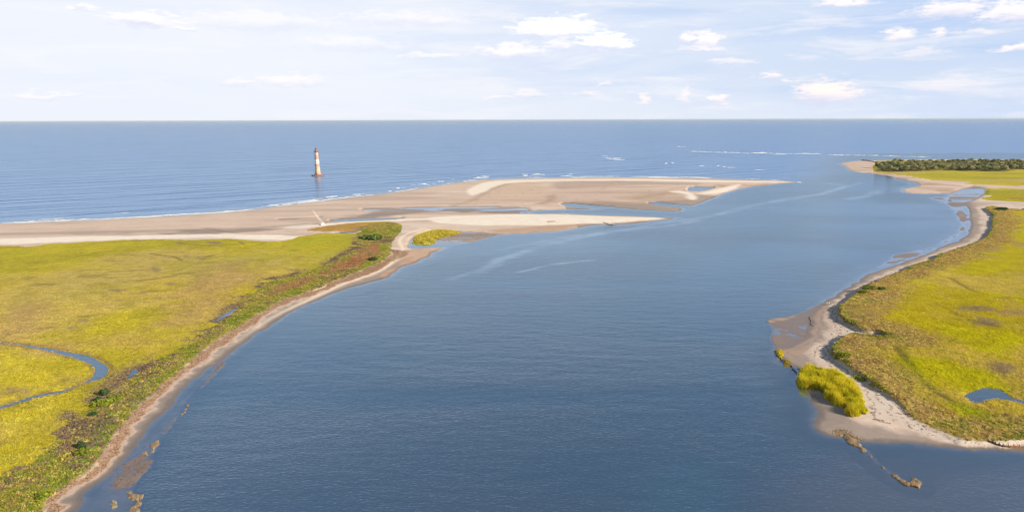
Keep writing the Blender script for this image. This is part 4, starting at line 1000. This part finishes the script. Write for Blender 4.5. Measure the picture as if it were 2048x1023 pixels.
    for k in range(70):
        a = g.uniform(0, 6.28); r_ = g.uniform(7.2, 10.6); s = g.uniform(.4, 1.0)
        bmesh.ops.create_icosphere(bm, subdivisions=1, radius=s, matrix=Matrix.Translation((r_ * math.cos(a), r_ * math.sin(a), g.uniform(-.3, .7))) @ Matrix.Rotation(g.random() * 3, 4, 'X'))
    bm_obj('rubble', bm, M_ROCK, t)
lighthouse()

# ---- boats
def hull_bm(L, B, D, flat=False):
    bm = bmesh.new(); rows = []
    st = [0, .06, .15, .3, .5, .7, .85, .95, 1.0]
    for f in st:
        w = B / 2 * (math.sin(math.pi * min(1, (1 - f) * .58 + .0)) ** .8 if f > .42 else .78 + .22 * math.sin(f / .42 * math.pi / 2)); w = max(w, .02)
        sheer = D * (1 + .22 * (f - .4) ** 2 * 2); keel = D * .35 * max(0, (f - .75) / .25) ** 2
        y = f * L - L / 2
        rows.append([bm.verts.new(c) for c in ((-w, y, sheer), (-w * .92, y, D * .45), (-w * .6 * (1 if flat else .8), y, keel + D * .06), (0, y, keel), (w * .6 * (1 if flat else .8), y, keel + D * .06), (w * .92, y, D * .45), (w, y, sheer))])
    for a, b in zip(rows, rows[1:]):
        for i in range(6): bm.faces.new((a[i], a[i + 1], b[i + 1], b[i]))
    bm.faces.new(rows[0])
    return bm, [[v_.co.copy() for v_ in q] for q in rows]
M_WHITE = material('white_gelcoat', (.80, .78, .76), .4, ((.62, .60, .58), .8)); M_DECK = material('deck', (.62, .60, .56), .7); M_ALU = material('pale_mast', (.72, .70, .66), .5); M_DARKG = material('dark_glass', (.03, .035, .04), .2)
def sailboat():
    p = on_ground(647, 449.5, .5); t = empty('sailboat', p); t.rotation_euler = (0, R(-36), 0)
    tag(t, 'white sailboat stranded on the flat beach, mast leaning far to the left', 'sailboat')
    bm, rows = hull_bm(9.5, 3.0, 1.5); bm_obj('hull', bm, M_WHITE, t, True)
    bm = bmesh.new(); vs = [bm.verts.new((r[0].x * .97, r[0].y, r[0].z - .06)) for r in rows] + [bm.verts.new((r[6].x * .97, r[6].y, r[6].z - .06)) for r in rows[::-1]]
    bm.faces.new(vs); bm_obj('deck', bm, M_DECK, t)
    bm = bmesh.new(); box(bm, (0, .3, 1.75), (1.7, 3.2, .6)); bmesh.ops.bevel(bm, geom=bm.edges[:], offset=.12, segments=2, affect='EDGES'); cab = bm_obj('cabin', bm, M_WHITE, t)
    for s in (-1, 1):
        bm = bmesh.new(); box(bm, (s * .86, .4, 1.82), (.03, 1.8, .2)); bm_obj('window', bm, M_DARKG, cab)
    bm = bmesh.new(); tube(bm, [(0, 1.2, 1.6), (0, 1.2, 9), (0, 1.25, 17.0)], [.17, .15, .09], 8); mast = bm_obj('mast', bm, M_ALU, t, True)
    bm = bmesh.new(); tube(bm, [(-1.0, 1.2, 8.6), (1.0, 1.2, 8.6)], .05, 6); bm_obj('spreader', bm, M_ALU, mast)
    bm = bmesh.new(); tube(bm, [(0, 1.0, 2.7), (0, -3.4, 2.8)], .10, 8); bm_obj('boom', bm, M_ALU, t)
    bm = bmesh.new()
    for e in ((0, 4.6, 1.75), (0, -4.7, 1.6), (-1.35, 1, 1.5), (1.35, 1, 1.5)): tube(bm, [e, (0, 1.25, 16.8)], .03, 4)
    bm_obj('rigging', bm, M_ALU, t)
    bm = bmesh.new(); box(bm, (0, .4, -.35), (.16, 1.8, .9)); bm_obj('keel', bm, M_DECK, t)
    bm = bmesh.new(); box(bm, (0, -4.8, .35), (.08, .5, 1.3)); bm_obj('rudder', bm, M_DECK, t)
sailboat()
def skiff():
    p = on_ground(1221, 448.6, .1); t = empty('skiff', p, R(78)); tag(t, 'small white skiff pulled up on the tip of the near spit', 'boat')
    bm, rows = hull_bm(5.0, 1.8, .7, True); bm_obj('hull', bm, M_WHITE, t, True)
    bm = bmesh.new(); vs = [bm.verts.new((r[1].x * .9, r[1].y, .25)) for r in rows[:-1]] + [bm.verts.new((r[5].x * .9, r[5].y, .25)) for r in rows[-2::-1]]
    bm.faces.new(vs); bm_obj('floor', bm, M_DECK, t)
    for y in (-1.2, .4):
        bm = bmesh.new(); box(bm, (0, y, .5), (1.5, .3, .05)); bm_obj('bench', bm, M_DECK, t)
    bm = bmesh.new(); box(bm, (0, -2.6, .85), (.35, .4, .5)); tube(bm, [(0, -2.7, .7), (0, -2.7, -.1)], .08, 6); bm_obj('outboard_motor', bm, M_DARKG, t)
skiff()

# ---- people
SKIN = material('skin', (.42, .26, .18), .6); HAIR = material('hair', (.05, .035, .025), .7)
def skinned(name, joints, edges, radii, mat, parent, sub=1):
    me = bpy.data.meshes.new(name); me.from_pydata(joints, edges, []); o = bpy.data.objects.new(name, me); COL.objects.link(o); o.parent = parent
    me.materials.append(mat); m = o.modifiers.new('skin', 'SKIN'); m.use_smooth_shade = True
    for v_, r_ in zip(me.skin_vertices[0].data, radii): v_.radius = (r_, r_)
    me.skin_vertices[0].data[0].use_root = True
    s = o.modifiers.new('sub', 'SUBSURF'); s.levels = sub; s.render_levels = sub
    return o
def person(px, py, rz, shirt, pants, label, ht=1.75, stride=.12, hat=None):
    p = on_ground(px, py, .2); p.z = max(float(h[at(p.x, p.y)]), -.45); t = empty('person', p, rz); tag(t, label, 'person')
    k = ht / 1.75; s = stride
    J = [(0,0,.95),(0,0,1.15),(0,0,1.38),(0,.01,1.50),(0,.02,1.62),(0,.02,1.70),   # 0-5 pelvis..head
         (.10,0,.90),(.11,s,.50),(.11,s*.9-.04,.09),(.11,s+.12,.04), (-.10,0,.90),(-.11,-s,.50),(-.11,-s-.06,.09),(-.11,-s+.08,.04),   # legs
         (.19,0,1.40),(.26,-.03,1.13),(.27,.06,.88),(.275,.09,.79), (-.19,0,1.40),(-.26,-.02,1.13),(-.27,.10,.90),(-.275,.13,.81)]
    E = [(0,1),(1,2),(2,3),(3,4),(4,5),(0,6),(6,7),(7,8),(8,9),(0,10),(10,11),(11,12),(12,13),(2,14),(14,15),(15,16),(16,17),(2,18),(18,19),(19,20),(20,21)]
    Rd = [.13,.12,.14,.055,.095,.085,.085,.06,.04,.035,.085,.06,.04,.035,.055,.042,.032,.035,.055,.042,.032,.035]
    # fingers and thumbs, each a short chain from the palm
    for base_i, sx in ((17, 1), (21, -1)):
        b0_ = Vector(J[base_i])
        for f in range(4):
            n0 = len(J); ln = (.075, .085, .08, .06)[f]
            J += [tuple(b0_ + Vector((0, .03 - .02 * f, -.045))), tuple(b0_ + Vector((-sx * .012, .032 - .021 * f, -.045 - ln)))]; E += [(base_i, n0), (n0, n0 + 1)]; Rd += [.009, .007]
        n0 = len(J); J += [tuple(b0_ + Vector((-sx * .01, .05, -.02))), tuple(b0_ + Vector((-sx * .02, .07, -.065)))]; E += [(base_i, n0), (n0, n0 + 1)]; Rd += [.010, .008]
    J = [tuple(c * k for c in j) for j in J]
    skinned('body', J, E, [r * k for r in Rd], SKIN, t)
    skinned('shirt', [J[1], J[2], J[14], J[15], J[18], J[19], (0, 0, .97 * k)], [(0, 1), (1, 2), (2, 3), (1, 4), (4, 5), (0, 6)], [.155*k, .17*k, .078*k, .062*k, .078*k, .062*k, .155*k], shirt, t)
    skinned('trousers', [J[0], J[6], J[7], J[10], J[11], J[8], J[12]], [(0, 1), (1, 2), (0, 3), (3, 4), (2, 5), (4, 6)], [.150*k, .105*k, .08*k, .105*k, .08*k, .06*k, .06*k], pants, t)
    bm = bmesh.new(); bmesh.ops.create_uvsphere(bm, u_segments=12, v_segments=8, radius=.105 * k, matrix=Matrix.Translation((0, -.012 * k, 1.685 * k)) @ Matrix.Diagonal((1, 1.08, .85, 1)))
    bm_obj('hair', bm, hat or HAIR, t, True)
    bm = bmesh.new(); bmesh.ops.create_uvsphere(bm, u_segments=8, v_segments=6, radius=.016 * k, matrix=Matrix.Translation((0, .118 * k, 1.63 * k))); bm_obj('nose', bm, SKIN, t, True)
WH = material('white_cloth', (.82, .80, .78), .8); PINK = material('pale_pink_cloth', (.70, .42, .40), .8); KH = material('khaki_cloth', (.45, .36, .26), .8); NV = material('blue_grey_cloth', (.12, .15, .22), .8)
person(1227, 450.6, R(40), WH, WH, 'person all in white standing at the water nearest the skiff on the spit')
person(1230, 451.0, R(-30), WH, NV, 'person in white top and dark trousers, farther from the skiff on the spit')
person(1653.5, 609.5, R(20), WH, KH, 'person in white top and khaki trousers walking on the right shore, left of the pair')
person(1658, 609.0, R(-160), WH, PINK, 'person in white top and pinkish trousers walking on the right shore, right of the pair')

# ---- breaking waves: low ridges of white water
M_FOAM = material('white_water', (.80, .82, .84), .9, ((.62, .68, .74), .6))
def surf():
    Vs = []; Fs = []; off = 0; g = np.random.default_rng(9)
    segs = [((1380,302.6),(1480,305.6),.8),((1484,305.9),(1640,307.9),.8),((1655,309.4),(1760,311.2),.75),((1762,311.8),(1862,313.8),.7),((651,394),(676,392),.7),((704,389.2),(723,388.6),.7),((776,382.5),(784,382),.7),((791,376.5),(800,376),1.0),((802,376),(812,376),.6),((835,368.4),(854,368),1.0),((874,362.8),(888,362.5),1.0),((820,369),(832,369),.6),
            ((945,355.8),(978,354.2),1.3),((962,352.6),(980,352),.7),((1044,348.6),(1056,348.4),1.2),((1062,348.6),(1090,348.4),1.4),((1046,351.5),(1056,351),.8),((1132,348.6),(1143,347.8),1.3),((1120,352),(1145,351),.6),
            ((1354,293),(1371,293),2.0),((1378,302.2),(1415,303.8),1.7),((1430,304.4),(1480,305.4),1.8),((1480,305.6),(1500,307.2),.8),((1504,305.7),(1535,305.6),1.8),((1545,308.6),(1575,308.2),.8),((1589,306.8),(1645,307.6),1.3),((1667,310.2),(1696,309.8),1.2),
            ((1742,310.4),(1757,310.6),1.0),((1767,311.5),(1793,312.6),1.4),((1833,313.4),(1852,313.4),1.7),((1953,318),(1968,318),1.6),((1930,318.2),(1945,317.6),1.0),((1985,318.6),(2010,319),1.0),((2030,319.4),(2060,319.4),1.0),
            ((1328,326.8),(1335,326.6),1.3),((1343,325.8),(1347,325.4),1.2),((1398,331.8),(1407,331.4),1.0),((1434,331.8),(1439,331.4),1.1),((1445,333.5),(1452,333),.7),((1454,334.7),(1470,334.6),1.0),((1508,339.4),(1528,338.8),1.0),
            ((1205,315.4),(1222,315),.9),((1213,318),(1243,316.4),1.3),((1226,320),(1250,319),.9),((1202,311.5),(1215,311),.6),((430,424),(470,421),.4),((330,430),(420,425),.35),((520,413),(560,409),.5),((600,404.5),(640,400.5),.5),((300,432),(360,428.5),.35),
            ((1160,353),(1240,352.6),.6),((1260,352.8),(1340,353.6),.5),((1360,354.4),(1410,355),.6),((1490,357.2),(1520,358),.6),((1592,364),(1602,364.6),.8),((1700,879.6),(1712,879),.12),((100,441),(200,436.5),.35),((0,445.4),(60,443.4),.35)]
    for (a, b_, hh) in segs:
        A = np.array(ground(*a)); B = np.array(ground(*b_)); L = np.linalg.norm(B - A); D = (B - A) / L; S = np.array([-D[1], D[0]])
        n = max(12, int(L / 1.6)); f = np.linspace(0, 1, n); nz = vnoise(f * L / 6.0, np.full(n, a[0] * .37), 5); nz2 = vnoise(f * L / 2.0, np.full(n, a[0] * .11), 6)
        env = np.clip(np.sin(f * np.pi), 0, 1) ** .35 * np.clip(.1 + 1.25 * nz, 0, 1.1) * (.7 + .5 * nz2)
        mid = A[None] + D[None] * (f * L)[:, None] + S[None] * ((nz - .5) * 5 * hh)[:, None]
        w_ = 3.2 * hh * (.5 + env)
        ring = []
        for (o_, z_) in ((-1.0, -.08), (-.45, .55), (0, 1.0), (.3, .75), (1.0, -.08)):
            p = mid + S[None] * (o_ * w_)[:, None]; zz = hh * env * max(z_, 0) + (-.15 if z_ < 0 else 0)
            ring.append(np.concatenate([p, (zz * np.ones(n))[:, None]], 1))
        V = np.stack(ring, 1).reshape(-1, 3); k = np.arange(n - 1)[:, None] * 5 + np.arange(4)[None]
        Fq = np.stack([k, k + 1, k + 6, k + 5], -1).reshape(-1, 4) + off
        Vs.append(V); Fs.append(Fq); off += len(V)
    o = mesh_np('breaking_surf', np.concatenate(Vs), np.concatenate(Fs), M_FOAM, smooth=True)
    tag(o, 'white breaking wave crests over the offshore bars', kind='stuff')
surf()
#HAZE
hb = bmesh.new(); bmesh.ops.create_cube(hb, size=1.0)
mh = bpy.data.materials.new('haze'); mh.use_nodes = True; N = NT(mh.node_tree); mh.node_tree.nodes.remove(mh.node_tree.nodes['Principled BSDF'])
pv = N.n('ShaderNodeVolumePrincipled'); pv.inputs['Color'].default_value = (0.84, 0.95, 1.0, 1); pv.inputs['Density'].default_value = 0.000013
pv.inputs['Anisotropy'].default_value = 0.0
N.t.links.new(pv.outputs[0], N.t.nodes['Material Output'].inputs['Volume'])
haze = bm_obj('haze', hb, mh); haze.scale = (210000, 142000, 103.5); haze.location = (0, 70000, 46.75)
tag(haze, 'thin sea haze over the inlet', kind='stuff')
